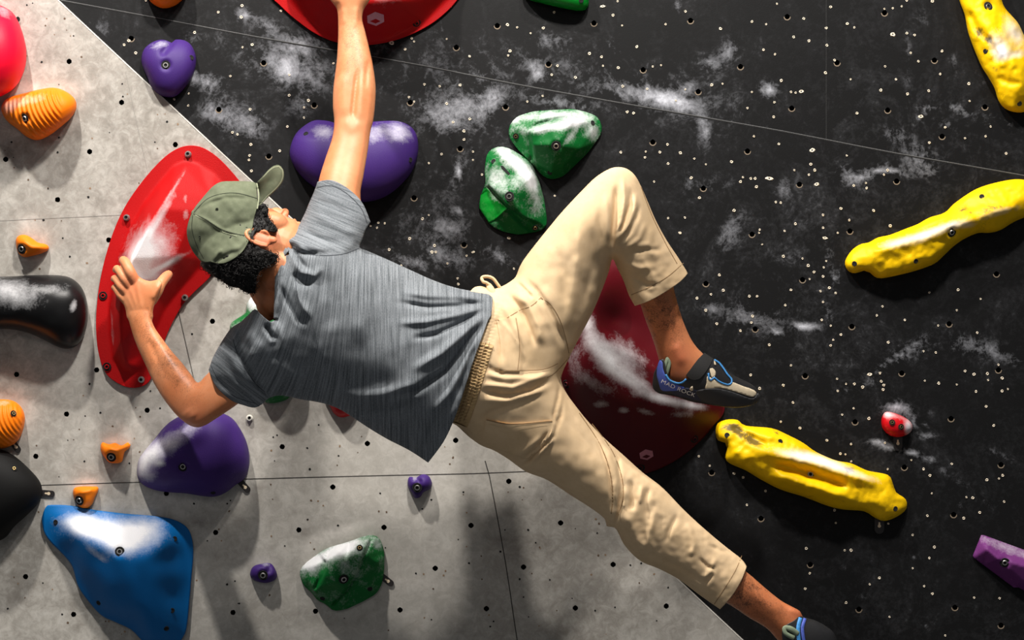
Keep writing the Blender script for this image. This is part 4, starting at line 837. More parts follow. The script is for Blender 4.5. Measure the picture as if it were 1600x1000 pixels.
# left hand: back of the hand, four curled fingers, thumb
PALM = [(200,500),(196,484),(191,470),(189,458),(193,447),(199,439),(206,431),(213,428),(219,433),(226,437),(235,439),(243,437),(250,436),(254,442),(251,452),(246,463),(242,474),(239,486),(238,500),(218,508)]
skin_relief(PALM, dB, .62, lambda x, y: ridge(x, y, [(212,437),(217,465),(222,490)], 3.2, 1.4)+ridge(x, y, [(202,446),(210,470),(218,492)], 3.2, 1.3)+ridge(x, y, [(196,457),(204,475),(213,493)], 3, 1.1)+ridge(x, y, [(190,466),(199,482)], 3, .8)+ridge(x, y, [(250,442),(238,470)], 6, 2.5), step=2.2)
for f_ in ([(213,443,0.147,.0128),(204,426,0.154,.0126),(197,412,0.143,.0118),(193,407,0.121,.0106),(192,408,0.101,.009)],
           [(205,451,0.144,.0112),(195,436,0.149,.0108),(187,424,0.137,.0100),(183,420,0.115,.0092),(181,422,0.095,.0082)],
           [(200,460,0.142,.0104),(190,448,0.144,.0100),(182,437,0.130,.0092),(179,435,0.109,.0084),(178,436,0.091,.0076)],
           [(197,471,0.139,.0092),(188,461,0.138,.0088),(181,451,0.123,.0080),(179,449,0.107,.0074),(178,450,0.092,.0068)],
           [(236,470,0.157,.0135),(245,455,0.156,.0138),(251,443,0.147,.0128),(258,434,0.131,.0120),(263,429,0.119,.0104)]):
    parts_skin.append(tube(f_, 14))
# legs under and below the trousers, trunk inside the shirt
def leg_folds(x, y): return ridge(x, y, [(1058,546),(1064,560)], 10, 3.5, 0)+ridge(x, y, [(1052,500),(1058,545)], 3, -1)+ridge(x, y, [(1040,555),(1047,585)], 3, -1.2)
dC = tps([(970,300,.30),(1020,450,.245),(1045,530,.21),(1070,580,.195),(1170,620,.175),(950,500,.23),(1120,500,.21)])
SHIN = [(985,420),(992,450),(1000,475),(1009,502),(1018,525),(1026,550),(1031,570),(1033,590),(1040,604),(1060,612),(1100,622),(1150,628),(1172,624),(1168,610),(1140,598),(1118,580),(1106,562),(1097,551),(1090,544),(1080,530),(1070,508),(1062,485),(1054,455),(1045,420),(1010,400)]
skin_relief(SHIN, dC, .88, leg_folds)
dE = tps([(970,800,.30),(1140,920,.225),(1240,975,.19),(1320,1000,.175),(1100,990,.22),(1200,880,.22)])
SHIN2 = [(1090,868),(1120,868),(1150,882),(1172,898),(1195,918),(1220,938),(1238,948),(1250,955),(1258,968),(1285,985),(1305,1005),(1295,1030),(1260,1032),(1235,1018),(1215,1000),(1198,982),(1170,965),(1140,945),(1110,930),(1085,905)]
skin_relief(SHIN2, dE, .88, lambda x, y: ridge(x, y, [(1240,952),(1252,960)], 6, 4, 0)+ridge(x, y, [(1160,915),(1220,960)], 8, 2))
for t_ in ([(445,460,.40,.060,.055),(500,470,.385,.100,.075),(570,490,.375,.125,.082),(650,530,.37,.11,.080),(720,555,.355,.105,.080),(780,560,.345,.10,.080),(815,560,.345,.075,.07)],
           [(810,540,.345,.060),(870,450,.345,.052),(925,360,.335,.046),(962,312,.315,.038),(988,360,.29,.036),(1010,420,.26,.036),(1025,460,.245,.036)],
           [(800,600,.345,.075),(850,660,.345,.062),(920,730,.33,.052),(975,785,.31,.056),(1020,820,.285,.052),(1080,860,.255,.050),(1120,890,.235,.042)],
           [(470,440,.39,.062),(515,380,.385,.052),(530,330,.37,.045),(535,290,.35,.040)],
           [(480,500,.375,.050),(430,545,.345,.040),(380,585,.325,.034),(345,608,.312,.028)]):
    parts_skin.append(tube(t_, 20))
# ---- head
HD = .42; HC = w1(398, 392, HD)
fu = Vector((-0.93, 0, 0.37)).normalized(); ff = Vector((0.33, 0.45, 0.83)); ff = (ff-fu*ff.dot(fu)).normalized(); fr = ff.cross(fu).normalized()   # right of the head
HM = Matrix((fr, ff, fu)).transposed()
def hp(r, f, u): return HC+HM@Vector((r, f, u))
def ell(c, rad, seg=24):
    bm = bmesh.new(); bmesh.ops.create_uvsphere(bm, u_segments=seg, v_segments=seg//2, radius=1)
    for v in bm.verts: v.co = hp(c[0]+v.co.x*rad[0], c[1]+v.co.y*rad[1], c[2]+v.co.z*rad[2])
    me = bpy.data.meshes.new('e'); bm.to_mesh(me); bm.free(); return me
def htube(P, n=10):
    """tube in head coordinates (right, forward, up, radius)"""
    pts = []
    for p in P:
        q = hp(*p[:3]); dep = -q.y; s = (D-dep)/FP; pts.append((q.x/s+800, 500-q.z/s, dep, p[3]))
    return tube(pts, n)
for c_, r_ in (((0,.004,.026),(.070,.088,.090)), ((0,.030,-.045),(.056,.066,.062)), ((0,.072,-.088),(.022,.020,.018)), ((0,.050,.0),(.060,.052,.070)),
               ((0,.085,.030),(.052,.016,.013)), ((.036,.060,-.020),(.026,.027,.030)), ((-.036,.060,-.020),(.026,.027,.030)), ((0,.078,-.045),(.036,.022,.030)),
               ((0,.096,.004),(.009,.014,.026)), ((0,.104,-.012),(.010,.015,.020)), ((0,.110,-.024),(.011,.014,.010)), ((.010,.102,-.028),(.008,.011,.008)), ((-.010,.102,-.028),(.008,.011,.008)),
               ((0,.093,-.052),(.022,.012,.0065)), ((0,.091,-.063),(.020,.012,.0075)), ((0,.086,-.045),(.03,.014,.02)), ((0,-.02,-.07),(.052,.052,.055))):
    parts_skin.append(ell(c_, r_))
for s in (1, -1):
    parts_skin.append(ell((s*.076,-.004,-.012), (.006,.016,.026), 16))
    ring = [(s*(.079+.004*math.cos(a-2.2)), -.006+.0165*math.cos(a), -.008+.0295*math.sin(a), .0042) for a in np.linspace(-1.2, 3.9, 12)]
    parts_skin.append(htube(ring)); parts_skin.append(ell((s*.079,.002,-.036), (.0055,.009,.010), 12))
    parts_skin.append(htube([(s*.080,.010,-.006,.0035),(s*.082,.012,-.014,.0042),(s*.080,.010,-.022,.0035)]))
parts_skin.append(tube([(412,400,.40,.060,.058),(420,430,.392,.056,.054),(440,455,.39,.062,.056),(470,465,.39,.075,.06)], 20))
NECK = [(405,390),(430,385),(452,388),(462,400),(455,430),(440,470),(426,500),(412,498),(401,482),(399,462),(398,440),(395,415)]
skin_relief(NECK, tps([(420,400,.395),(430,480,.395),(400,440,.39),(460,420,.39)]), .95)

# ---- union into one continuous surface
bm = bmesh.new()
for me in parts_skin: bm.from_mesh(me)
me = bpy.data.meshes.new('body'); bm.to_mesh(me); bm.free()
for a in [a.name for a in me.attributes if a.name in ('chalk', 'scuff')]: me.attributes.remove(me.attributes[a])
tmp = bpy.data.objects.new('climber', me); COL.objects.link(tmp)
md = tmp.modifiers.new('r', 'REMESH'); md.mode = 'VOXEL'; md.voxel_size = .0023; md.adaptivity = 0; md.use_smooth_shade = True
md = tmp.modifiers.new('s', 'SMOOTH'); md.factor = .5; md.iterations = 3
me = applied(tmp); tmp.data = me; climber = tmp; me.materials.append(M['skin'])
tag(climber, 'climber in grey T-shirt, beige trousers and olive cap stretched across the wall', 'person')
nv = len(me.vertices); co_ = np.zeros(nv*3, np.float32); me.vertices.foreach_get('co', co_); co_ = co_.reshape(-1, 3)
s_ = (D+co_[:, 1])/FP; vx = co_[:, 0]/s_+800; vy = 500-co_[:, 2]/s_
setattr_f(me, 'tan', spots(vx, vy, [(1040,520,60,80,0,.75),(1200,950,90,60,35,.85),(430,450,30,50,0,.7),(445,340,30,30,0,.35),(560,150,40,120,0,.12),(300,640,60,50,0,.35),(270,590,40,60,-40,.25)]))
setattr_f(me, 'flush', spots(vx, vy, [(1063,558,20,22,0,.6),(1050,590,20,10,0,.4),(410,376,24,18,0,1.0),(448,332,14,12,0,.6),(550,200,25,20,0,.4),(303,655,25,20,0,.4),(205,445,25,20,0,.5),(262,430,9,8,0,.6),(1250,960,16,14,0,.5)]))
setattr_f(me, 'hairy', spots(vx, vy, [(1035,495,45,48,-20,1.1),(1170,930,65,42,38,1.1),(265,570,28,66,-38,.9),(228,500,18,25,0,.5),(552,80,30,60,0,.6),(428,395,10,16,0,.5)]))

for s in (1, -1):
    link('eye', ell((s*.031,.079,.006), (.0125,.0125,.0125), 16), [M['eye']], climber).data.polygons.foreach_set('use_smooth', [True]*192)

# ---- trousers
dP = tps([(740,560,.352),(800,540,.350),(860,570,.350),(880,430,.345),(930,340,.345),(975,300,.325),(1000,380,.285),(1035,460,.245),(850,660,.350),(900,720,.340),(970,790,.315),(1050,850,.270),(1140,910,.225),(760,470,.352),(720,650,.352)])
TR = [(735,455),(750,447),(768,452),(785,447),(797,440),(806,432),(813,415),(824,398),(850,365),(880,329),(912,295),(932,276),(952,264),(966,261),(980,264),(992,274),(1002,292),(1012,315),(1025,345),(1042,376),(1060,403),(1075,427,1),(1063,440),(1040,456),(1015,470),(992,478,1),(983,462),(974,438),(965,420),(957,405),(951,425),(940,455),(925,490),(905,528),(888,562),(877,590),(884,612),(900,635),(922,662),(948,688),(975,712),(1004,738),(1035,762),(1070,798),(1105,830),(1135,855),(1158,873),(1167,885,1),(1158,908),(1143,932),(1125,952,1),(1095,931),(1060,905),(1030,889),(1000,876),(976,852),(962,826),(948,822),(945,811),(925,795),(892,774),(855,750),(822,737),(795,718),(772,704),(752,696),(732,682),(712,664),(690,655),(672,640),(690,590),(712,530),(722,490)]
TRi = [(700,440),(735,438),(768,445),(785,443),(797,438),(806,430),(813,413),(824,396),(850,363),(880,327),(912,293),(932,274),(952,262),(966,259),(980,262),(994,272),(1004,292),(1014,315),(1027,345),(1044,376),(1062,403),(1090,450),(1105,475),(1030,515),(1005,510),(983,462),(974,438),(965,420),(957,405),(951,425),(940,455),(925,490),(905,528),(888,562),(876,590),(884,612),(900,635),(922,662),(948,688),(975,710),(1004,736),(1037,760),(1072,796),(1107,828),(1160,873),(1215,905),(1160,985),(1093,933),(1058,907),(1028,891),(998,878),(974,854),(958,832),(943,813),(925,797),(892,776),(855,752),(822,739),(795,720),(772,706),(752,698),(732,684),(712,666),(650,660),(620,560)]
def tf(x, y):
    R = lambda l, w_, a, f=.25: ridge(x, y, l, w_, a, f)
    h = 0*x
    # knee gathers
    for l, w_, a in (([(963,285),(962,320),(958,360),(956,402)], 4, -5.5),([(972,272),(976,310),(972,345),(962,385)], 3.5, 3.5),([(985,290),(985,320),(975,350),(962,372)], 3, -4),([(993,300),(992,325),(982,350),(966,375)], 3.5, 3.5),([(1000,315),(996,340),(985,362),(965,385)], 3, -3),([(945,300),(950,340),(952,380)], 5, 2.5),([(935,320),(938,370),(934,430)], 5, -2),([(1010,345),(1000,372),(975,392)], 4, 2),
                    # thigh, long soft folds
                    ([(902,330),(905,400),(895,470),(880,530)], 9, 3.5),([(925,350),(925,420),(908,490)], 6, -2.5),([(870,380),(880,430),(885,480)], 7, -2),
                    # hip and seat folds
                    ([(812,432),(835,452),(855,480),(872,520),(884,552)], 4.5, -5),([(806,440),(822,455),(834,468)], 2.5, -5),([(800,452),(825,475),(842,510),(850,545)], 6, 4),([(790,455),(812,480),(828,515),(838,545)], 4, -4),([(783,470),(800,500),(818,545)], 6, 3),([(775,490),(782,530),(785,575)], 5, -2.5),
                    ([(745,608),(790,618),(830,610),(870,590)], 4, -4.5),([(745,600),(800,606),(860,585)], 5, 3),([(748,582),(790,592),(840,590),(870,580)], 5, 2.5),([(750,625),(800,627),(865,602)], 6, 3),([(745,662),(765,645),(800,632),(860,612)], 5, -3),([(760,570),(772,580),(790,585)], 4, -2),
                    # crotch creases
                    ([(875,595),(872,620),(866,650),(868,665)], 3, -5),([(881,612),(876,650),(864,682),(842,705),(825,722),(805,735)], 3.2, -5.5),([(870,660),(858,690),(830,718)], 4, 3.5),([(860,670),(838,700),(810,722)], 3, -3),([(850,680),(820,705),(790,715)], 5, 2.5),([(877,595),(890,640),(905,660)], 4, -2.5),
                    # inner thigh seam folds on the stretched leg
                    ([(905,645),(935,690),(950,730),(957,780),(955,805)], 3.0, -3.5),([(940,680),(965,720),(972,760),(968,800),(958,830)], 3.5, -5),([(925,670),(950,705),(962,750),(960,800)], 5, 2.5),
                    # knee and shin wrinkles
                    ([(985,745),(990,780),(985,800)], 5, -4),([(1003,755),(1000,790)], 4, 3),([(1015,760),(1008,785),(1012,810)], 4, -3),([(975,790),(990,840),(1015,868)], 10, 5),([(1020,868),(1060,885),(1110,915)], 4, -2.5),([(1025,790),(1015,840),(1020,870)], 5, 2.5),([(1060,800),(1045,830),(1040,850)], 4, -2.2),([(1075,815),(1085,850),(1080,870)], 4, 1.8),([(1090,870),(1105,885),(1120,890)], 3, -2.5),([(1105,850),(1125,860),(1145,862)], 3, -2),([(1115,895),(1108,905),(1100,912)], 3, -2),([(1120,870),(1110,895),(1095,905)], 3.5, 2),
                    # raised shin wrinkles
                    ([(975,410),(1000,420),(1030,415)], 5, 2.0),([(985,395),(1010,390),(1040,392)], 4, -1.8),([(985,430),(1010,445),(1035,445)], 4, -1.8),([(1020,350),(1015,380),(1025,410)], 5, 1.6),([(1000,400),(1020,430),(1025,452)], 4, 1.5)):
        h = h+R(l, w_, a*1.6)
    h = h+ledge(x, y, [(1069,412),(1045,430),(1020,447),(985,462)], 40, 1.6, 0)*(x > 960)*(y < 500)*0
    h = h+(vnoise(x, y, 26, 11)*1.6+vnoise(x, y, 12, 12)*.8)*np.clip((y-330)/60, .15, 1)
    h = h+(vnoise(x+y*.6, y-x*.6, 8, 13)*.9)*np.clip((x-960)/40, 0, 1)*(y > 380)
    for l, w_, a in (([(812,430),(835,450),(856,480),(873,520),(885,552)], 9, 5),([(806,441),(822,455),(836,470)], 7, 4),([(874,597),(870,640),(866,668)], 9, 4.5),([(881,610),(875,655),(862,690),(838,717),(812,735)], 10, 5),([(743,604),(790,614),(830,606),(872,588)], 12, 3.5),([(907,645),(938,690),(953,730),(959,775),(956,808)], 9, 3),([(928,664),(958,705),(973,745),(975,790),(962,828)], 8, 4.5),([(958,405),(960,370),(970,335),(976,300)], 10, 4),([(775,492),(800,520),(822,560)], 9, 2.5),([(960,385),(985,360),(1000,335)], 8, 3)):
        h = h+ledge(x, y, l, w_, a, .25)
    # elastic waistband gathers
    d, sd, _, _, al = segdist(x, y, [(768,470),(748,540),(728,600),(706,660)])
    h = h+np.where(d < 22, 1.3*np.sin(al*2*math.pi*38)*np.clip((22-d)/6, 0, 1), 0)
    return h
infP = Inflate(catmull(TRi, True, 5), 260)
TRo = catmull(TR, True, 4)
kP = lambda x, y: .93-.06*np.clip((900-x)/200, 0, 1)
FP_ = lambda x, y, r: dP(x, y)+kP(x, y)*r*DEP+tf(x, y)*DEP*np.clip(r/9, 0, 1)*.95
trousers = relief('trousers', TRo, FP_, lambda x, y, r: dP(x, y)-.92*r*DEP, M['trousers'], climber, step=2.6, inf=infP, openr=1, thick=.0016, opens=([(690,655),(672,640),(690,590),(712,530),(722,490),(735,455)],[(1073,429),(1063,440),(1040,456),(1015,470),(994,477)],[(1166,888),(1158,908),(1143,932),(1127,949)]))
PF = lambda x, y: trousers.F(x, y)
def seamline(parent, surf, line, wd_, mat, off=.0006, name='seam'): return relief(name, strip(line, wd_, 4), lambda x, y, r: surf(x, y)+off, lambda x, y, r: surf(x, y)-.002, mat, parent, step=50, rings=(), nob=True).o
T_ = trousers.o
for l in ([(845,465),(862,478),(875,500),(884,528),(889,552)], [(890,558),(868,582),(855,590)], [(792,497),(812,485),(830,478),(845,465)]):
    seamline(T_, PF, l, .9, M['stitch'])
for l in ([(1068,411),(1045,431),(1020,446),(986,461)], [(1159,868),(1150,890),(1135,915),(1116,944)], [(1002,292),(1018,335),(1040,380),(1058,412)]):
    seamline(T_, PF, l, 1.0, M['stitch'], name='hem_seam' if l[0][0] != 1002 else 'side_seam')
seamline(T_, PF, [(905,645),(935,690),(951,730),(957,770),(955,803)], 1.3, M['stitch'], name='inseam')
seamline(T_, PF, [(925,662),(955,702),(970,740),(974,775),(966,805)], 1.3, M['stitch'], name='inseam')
# back pockets and side pocket
def pocket(poly, label):
    o = decal('pocket', catmull(poly, True, 4), PF, .0030, M['trousers'], T_, step=3); o.o['label'] = label
    for i in (0, 1, 2, 3):
        pass
    return o.o
pocket([(776,500,1),(806,495,1),(813,545),(812,580,1),(780,580,1),(782,540)], 'upper back pocket')
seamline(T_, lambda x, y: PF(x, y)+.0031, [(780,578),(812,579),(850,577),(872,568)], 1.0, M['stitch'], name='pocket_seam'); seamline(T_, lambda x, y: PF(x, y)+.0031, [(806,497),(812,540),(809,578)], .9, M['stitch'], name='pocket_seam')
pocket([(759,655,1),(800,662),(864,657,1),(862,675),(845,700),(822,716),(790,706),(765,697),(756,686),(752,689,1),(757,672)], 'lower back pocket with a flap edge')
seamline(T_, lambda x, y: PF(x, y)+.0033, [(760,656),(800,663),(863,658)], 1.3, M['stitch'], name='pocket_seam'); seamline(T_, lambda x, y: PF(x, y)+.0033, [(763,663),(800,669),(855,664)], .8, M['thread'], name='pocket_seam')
# waistband
WB = strip([(755,535),(746,565),(735,600),(724,635),(714,662)], 34, 4)
wb = relief('waistband', WB, lambda x, y, r: PF(x, y)+.0022+.0012*np.sin((y*1.0+x*.3)*2*math.pi/4.6), lambda x, y, r: PF(x, y)-.002, cloth_mat('elastic_waistband', [C(208, 176, 130), C(196, 164, 116), C(170, 136, 94)], 'twill'), T_, step=1.6, rings=()).o
for o_ in (-2, 4, 10):
    seamline(wb, lambda x, y: PF(x, y)+.0030, [(755+o_,535),(746+o_,565),(735+o_,600),(724+o_,635),(714+o_,659)], .8, M['stitch'], name='waist_stitch')
# drawstring loop and the twisted hem knot
dm = tube([(776,470,.400,.0035),(770,452,.405,.0035),(762,443,.405,.0035),(755,440,.405,.0035),(753,434,.40,.0035),(760,432,.40,.0035),(770,435,.40,.0035),(778,445,.40,.0035),(785,455,.398,.0035)], 10)
o = link('drawstring', dm, [M['trousers']], T_); dm.polygons.foreach_set('use_smooth', [True]*len(dm.polygons))
kn = tube([(782,492,.405,.011),(775,470,.412,.010),(768,455,.408,.0085),(764,447,.40,.007)], 14)
o = link('waist_tie', kn, [M['trousers']], T_); kn.polygons.foreach_set('use_smooth', [True]*len(kn.polygons))

# ---- T-shirt
dS = tps([(450,460,.395),(520,400,.395),(540,320,.365),(600,480,.375),(700,520,.365),(760,500,.36),(480,560,.372),(410,550,.378),(375,565,.355),(345,595,.325),(600,640,.365),(680,660,.36),(560,560,.375)])
SH = [(496,284,1),(515,281),(534,288),(553,302),(568,320),(579,347,1),(572,358),(567,372),(562,386),(572,391),(600,403),(635,419),(675,437),(710,449),(745,456),(764,459),(770,464),(770,478),(768,491),(762,502),(752,530),(741,560),(731,592),(719,630),(706,664),(692,692),(669,723,1),(640,704),(605,686),(575,668),(545,648),(525,637),(500,629),(470,624),(440,618),(420,622),(412,630,1),(398,637),(380,633),(362,626),(345,612),(335,600),(326,578,1),(332,560),(341,543),(352,525),(362,512),(376,503),(388,492),(398,483),(405,489),(414,497),(423,503),(430,500),(430,470),(431,440),(432,416),(441,402),(452,397),(448,386),(445,379),(455,371),(463,358),(474,338),(484,315),(492,296)]
SHi = [(488,258),(530,245),(575,285),(598,340),(585,362),(569,388),(600,401),(635,417),(675,435),(710,446),(745,450),(790,440),(850,500),(830,640),(780,720),(700,745),(667,727),(640,706),(605,688),(575,670),(545,650),(525,639),(500,631),(470,626),(440,622),(425,630),(410,655),(370,670),(320,640),(298,600),(318,565),(332,555),(341,541),(352,523),(362,510),(376,500),(388,488),(392,470),(390,440),(395,400),(415,372),(440,362),(463,352),(474,335),(482,315),(488,296)]
infS = Inflate(catmull(SHi, True, 5), 260)
def sf(x, y):
    h = 0*x
    for l, w_, a in (# folds fanning out from the knot at the waist
        ([(766,468),(720,463),(670,462),(620,455)], 5, 4.5),([(764,473),(720,478),(670,480),(610,470)], 4, -5),([(764,477),(715,492),(665,503),(615,505)], 5, 4.5),([(762,482),(720,505),(680,522),(640,530)], 4, -5),([(762,487),(728,518),(690,552),(640,582)], 7, 6.5),([(758,497),(730,535),(695,580),(650,610),(590,625)], 6, -7),([(754,510),(732,560),(705,610),(675,650)], 7, 6.5),([(748,525),(728,580),(712,625)], 4, -4),([(742,550),(725,600),(700,670)], 5, 4),([(655,625),(620,642),(580,645),(545,640)], 9, -6),([(670,600),(620,615),(560,622),(500,610)], 12, 5),([(690,640),(670,680),(665,705)], 6, -3),
        # collar and shoulder creases
        ([(450,378),(458,392),(468,408),(482,425)], 4, -6),([(446,372),(462,378),(480,395)], 4.5, 4),([(458,405),(470,425),(492,430),(505,415)], 5, 4.5),([(455,425),(470,440),(490,445)], 5, -4.5),([(462,440),(468,470),(485,500)], 6, 4),([(436,440),(448,470),(465,500),(480,510)], 4, -4),([(432,500),(440,530),(435,560)], 6, 4),([(413,505),(422,520),(430,532)], 4.5, -9),([(424,510),(432,528)], 3, 3),([(440,395),(438,450),(430,500)], 3.5, 3.5),([(505,420),(520,470),(515,520)], 12, -2.5),([(560,400),(570,470),(560,540)], 16, 2.5),([(620,430),(640,480),(635,540)], 14, -2),
        # left shoulder
        ([(362,530),(380,565),(400,598),(420,615)], 3, -5),([(350,540),(372,580),(395,612)], 6, 3),([(385,515),(400,540),(395,565)], 10, 3.5),([(372,515),(376,540)], 4, -4),([(336,585),(350,603),(375,622),(400,630)], 4, -2.5),([(345,575),(370,600),(400,618)], 4, 1.8),([(420,560),(450,585),(480,600)], 12, 3),
        # right sleeve
        ([(487,330),(510,345),(540,360),(565,368)], 6, 2.2),([(492,312),(520,322),(550,340)], 5, -1.8),([(470,355),(500,372),(540,382)], 5, -2.5),([(455,372),(485,385),(520,392)], 5, 3.5),([(456,392),(480,397),(500,397)], 3, -3.5),([(535,400),(556,392),(566,375)], 7, -2.5)):
        h = h+ridge(x, y, l, w_, a*1.7)
    for l, w_, a in (([(448,378),(458,394),(470,412),(486,428)], 8, 5),([(362,530),(378,566),(400,600),(418,616)], 9, 4),([(412,506),(421,522),(431,536)], 7, 6),([(460,440),(470,470),(488,500)], 10, 3),([(764,475),(715,485),(650,492)], 7, 3.5),([(762,484),(712,512),(655,528)], 8, 4),([(758,497),(725,535),(690,580),(645,612)], 12, 4.5)):
        h = h+ledge(x, y, l, w_, a, .3)
    h = h+vnoise(x, y, 40, 21)*2.0+vnoise(x, y, 17, 22)*.8
    return h
hemS = [(496,292),(515,289),(534,296),(552,310),(566,327),(575,347)]
def FS(x, y, r):
    own = dS(x, y)+.74*r*DEP+sf(x, y)*DEP*np.clip(r/9, 0, 1)
    tr_in = infP(x, y); tF = dP(x, y)+kP(x, y)*tr_in*DEP+.010+np.maximum(sf(x, y), -3)*DEP*.8*np.clip(tr_in/9, 0, 1)
    m = (x > 640) & (tr_in > 0); wgt = np.clip((x-650)/60, 0, 1)
    return np.where(m, np.maximum(own, own*(1-wgt)+np.maximum(own, tF)*wgt), own)
def BS(x, y, r):
    tr_in = infP(x, y); own = dS(x, y)-.70*r*DEP; m = (x > 660) & (tr_in > 0)
    return np.where(m, np.minimum(own, dP(x, y)-.95*tr_in*DEP-.006), own)
SHo = catmull(SH, True, 4)
def sleeve(x, y):   # 1 on the right sleeve, 2 on the left
    d, s1, *_ = segdist(x, y, [(446,378),(470,393),(500,399),(535,397),(562,386),(575,384)])
    a = (s1 < 0) & (x > 445) & (y < 402)
    d, s2, *_ = segdist(x, y, [(355,515),(362,529),(374,560),(397,596),(415,614),(425,630)])
    b = (s2 > 0) & (x < 420) & (y > 500)
    return a, b
def fuv(which):
    def f(x, y):
        a, b = sleeve(x, y)
        ang = np.where(a, math.radians(22), np.where(b, math.radians(38), math.radians(100)-np.clip((560-x)/200, -.6, 1)*.0))
        # threads run across the back; they lean more towards the left shoulder
        ang = np.where(~a & ~b, math.radians(97)+np.clip((520-x)/160, -.3, 1)*.42, ang)
        u = x*np.cos(ang)+y*np.sin(ang); v = -x*np.sin(ang)+y*np.cos(ang)
        xx = np.where(~a & ~b, x+(y-500)*.12+np.clip(520-x, 0, 200)*0+ (y-500)*np.clip((520-x)/160, -.3, 1)*.42, v)
        return np.where(~a & ~b, y if which == 0 else xx, u if which == 0 else v)
    return f
shirt = relief('t_shirt', SHo, FS, BS, M['shirt'], climber, step=2.6, inf=infS, openr=1, thick=.0014, opens=([(499,284),(515,281),(534,288),(553,302),(568,320),(577,344)],[(768,491),(762,502),(752,530),(741,560),(731,592),(719,630),(706,664),(692,692),(672,719)],[(409,631),(398,637),(380,633),(362,626),(345,612),(335,600),(328,581)],[(390,491),(398,483),(405,489),(414,497),(423,503),(430,500),(430,470),(431,440),(432,416),(441,402),(452,397),(448,386),(446,380)]), attrs={'fu': fuv(0), 'fv': fuv(1)})
SF = lambda x, y: shirt.F(x, y)
M['shirt_seam'] = simple('grey_jersey_seam', C(70, 74, 80), .9)
for l, nm in (([(447,380),(470,394),(500,399),(535,397),(561,388)], 'shoulder_seam'), ([(364,530),(374,560),(397,596),(414,613)], 'shoulder_seam'), ([(495,293),(515,290),(534,297),(552,311),(566,328),(574,349)], 'sleeve_hem'), ([(330,572),(341,594),(354,610),(372,622),(398,630)], 'sleeve_hem'), ([(463,385),(466,410),(462,440),(466,470)], 'back_seam')):
    seamline(shirt.o, SF, l, 1.1, M['shirt_seam'], name=nm)
clr = relief('collar', strip([(449,389),(440,401),(434,416),(433,440),(432,470),(431,498)], 7, 4), lambda x, y, r: SF(x, y)+.0025, lambda x, y, r: SF(x, y)-.003, M['shirt'], shirt.o, step=3, rings=(), attrs={'fu': fuv(0), 'fv': fuv(1)}).o
# ---- hair, cap
def head_front(px, py, sc_, back=False, ce=(0,-.004,.012), rad=(.078,.102,.105)):
    """depth of the near side of the head ellipsoid, scaled by sc_"""
    px = np.asarray(px, float); py = np.asarray(py, float); A = HM.transposed(); cen = hp(*ce)
    s = (D-HD)/FP; x = (px-800)*s-cen.x; z = (500-py)*s-cen.z
    a = np.array([[A[i][j] for j in range(3)] for i in range(3)])/(np.array(rad)*sc_)[:, None]
    o = a[:, 0][:, None]*x.ravel()+a[:, 2][:, None]*z.ravel(); d = a[:, 1]
    aa = d@d; bb = 2*(d@o); cc = (o*o).sum(0)-1; disc = bb*bb-4*aa*cc
    y = np.where(disc > 0, (-bb+(1 if back else -1)*np.sqrt(np.maximum(disc, 0)))/(2*aa), 9 if not back else -9)
    return (-(cen.y)-y).reshape(px.shape)
HAIR = [(402,322),(412,318),(418,324),(420,338),(424,345),(431,352),(434,360),(428,364),(420,362),(412,362),(402,362),(397,368),(398,378),(408,387),(420,392),(430,396),(434,403),(428,412),(414,418),(403,430),(400,448),(396,458),(384,457),(372,450),(358,447),(345,438),(330,430),(318,420),(313,412),(320,400),(350,380),(380,340)]
HAIRi = [(300,330),(330,292),(380,290),(405,300),(440,310),(455,350),(445,400),(412,440),(402,462),(384,462),(368,456),(350,450),(332,436),(314,424),(304,400)]
infH = Inflate(catmull(HAIRi, True, 4))
def hairF(x, y, r): 
    e = head_front(x, y, 1.06); return np.maximum(np.where(e > -5, e, -9), HD-.01+.80*r*DEP)+(vnoise(x, y, 5, 31)+vnoise(x, y, 2.8, 32)*.7)*.003
hr = relief('hair', catmull(HAIR, True, 3), hairF, lambda x, y, r: HD-.02-.85*r*DEP, M['hair'], climber, step=2.2, inf=infH, openr=1, thick=.002)
# curls: short open rings of hair standing off the base
rr = random.Random(11); V = []; F = []
hp_o = catmull(HAIR, True, 3)
cnt = 0; cap_o = catmull([(293,352),(296,382),(309,403),(322,411),(352,411),(378,394),(391,372),(398,345),(402,318),(401,288),(362,283),(325,299),(299,334)], True, 4)
while cnt < 620:
    x = rr.uniform(312, 436); y = rr.uniform(318, 462)
    X = np.array([x]); Y = np.array([y]); ins = inpoly(X, Y, hp_o)[0]; dd = segdist(X, Y, hp_o, True)[0][0]
    if not ins and not (dd < 2.2 and y > 395): continue
    if inpoly(X, Y, cap_o)[0]: continue
    if x > 396 and y < 392 and y > 360 and x < 432: continue
    dep = float(hairF(X, Y, infH(X, Y))[0])+rr.uniform(-.002, .004); rad = rr.uniform(.0028, .0055); c = w1(x, y, dep)
    ax = Vector((rr.gauss(0, 1), rr.gauss(0, 1), rr.gauss(0, 1))).normalized(); u = ax.orthogonal().normalized(); v = ax.cross(u); a0 = rr.uniform(0, 6.28); n = 9; m = 4; b = len(V)
    for i in range(n):
        a = a0+i/(n-1)*4.6; q = c+(u*math.cos(a)+v*math.sin(a))*rad+ax*(i*.0004); out = (q-c).normalized(); th = .00065*(1-.5*abs(i/(n-1)-.5))
        for j in range(m): t = 2*math.pi*j/m; V.append(q+(out*math.cos(t)+ax*math.sin(t))*th)
    for i in range(n-1):
        for j in range(m): F.append((b+i*m+j, b+i*m+(j+1) % m, b+(i+1)*m+(j+1) % m, b+(i+1)*m+j))
    cnt += 1
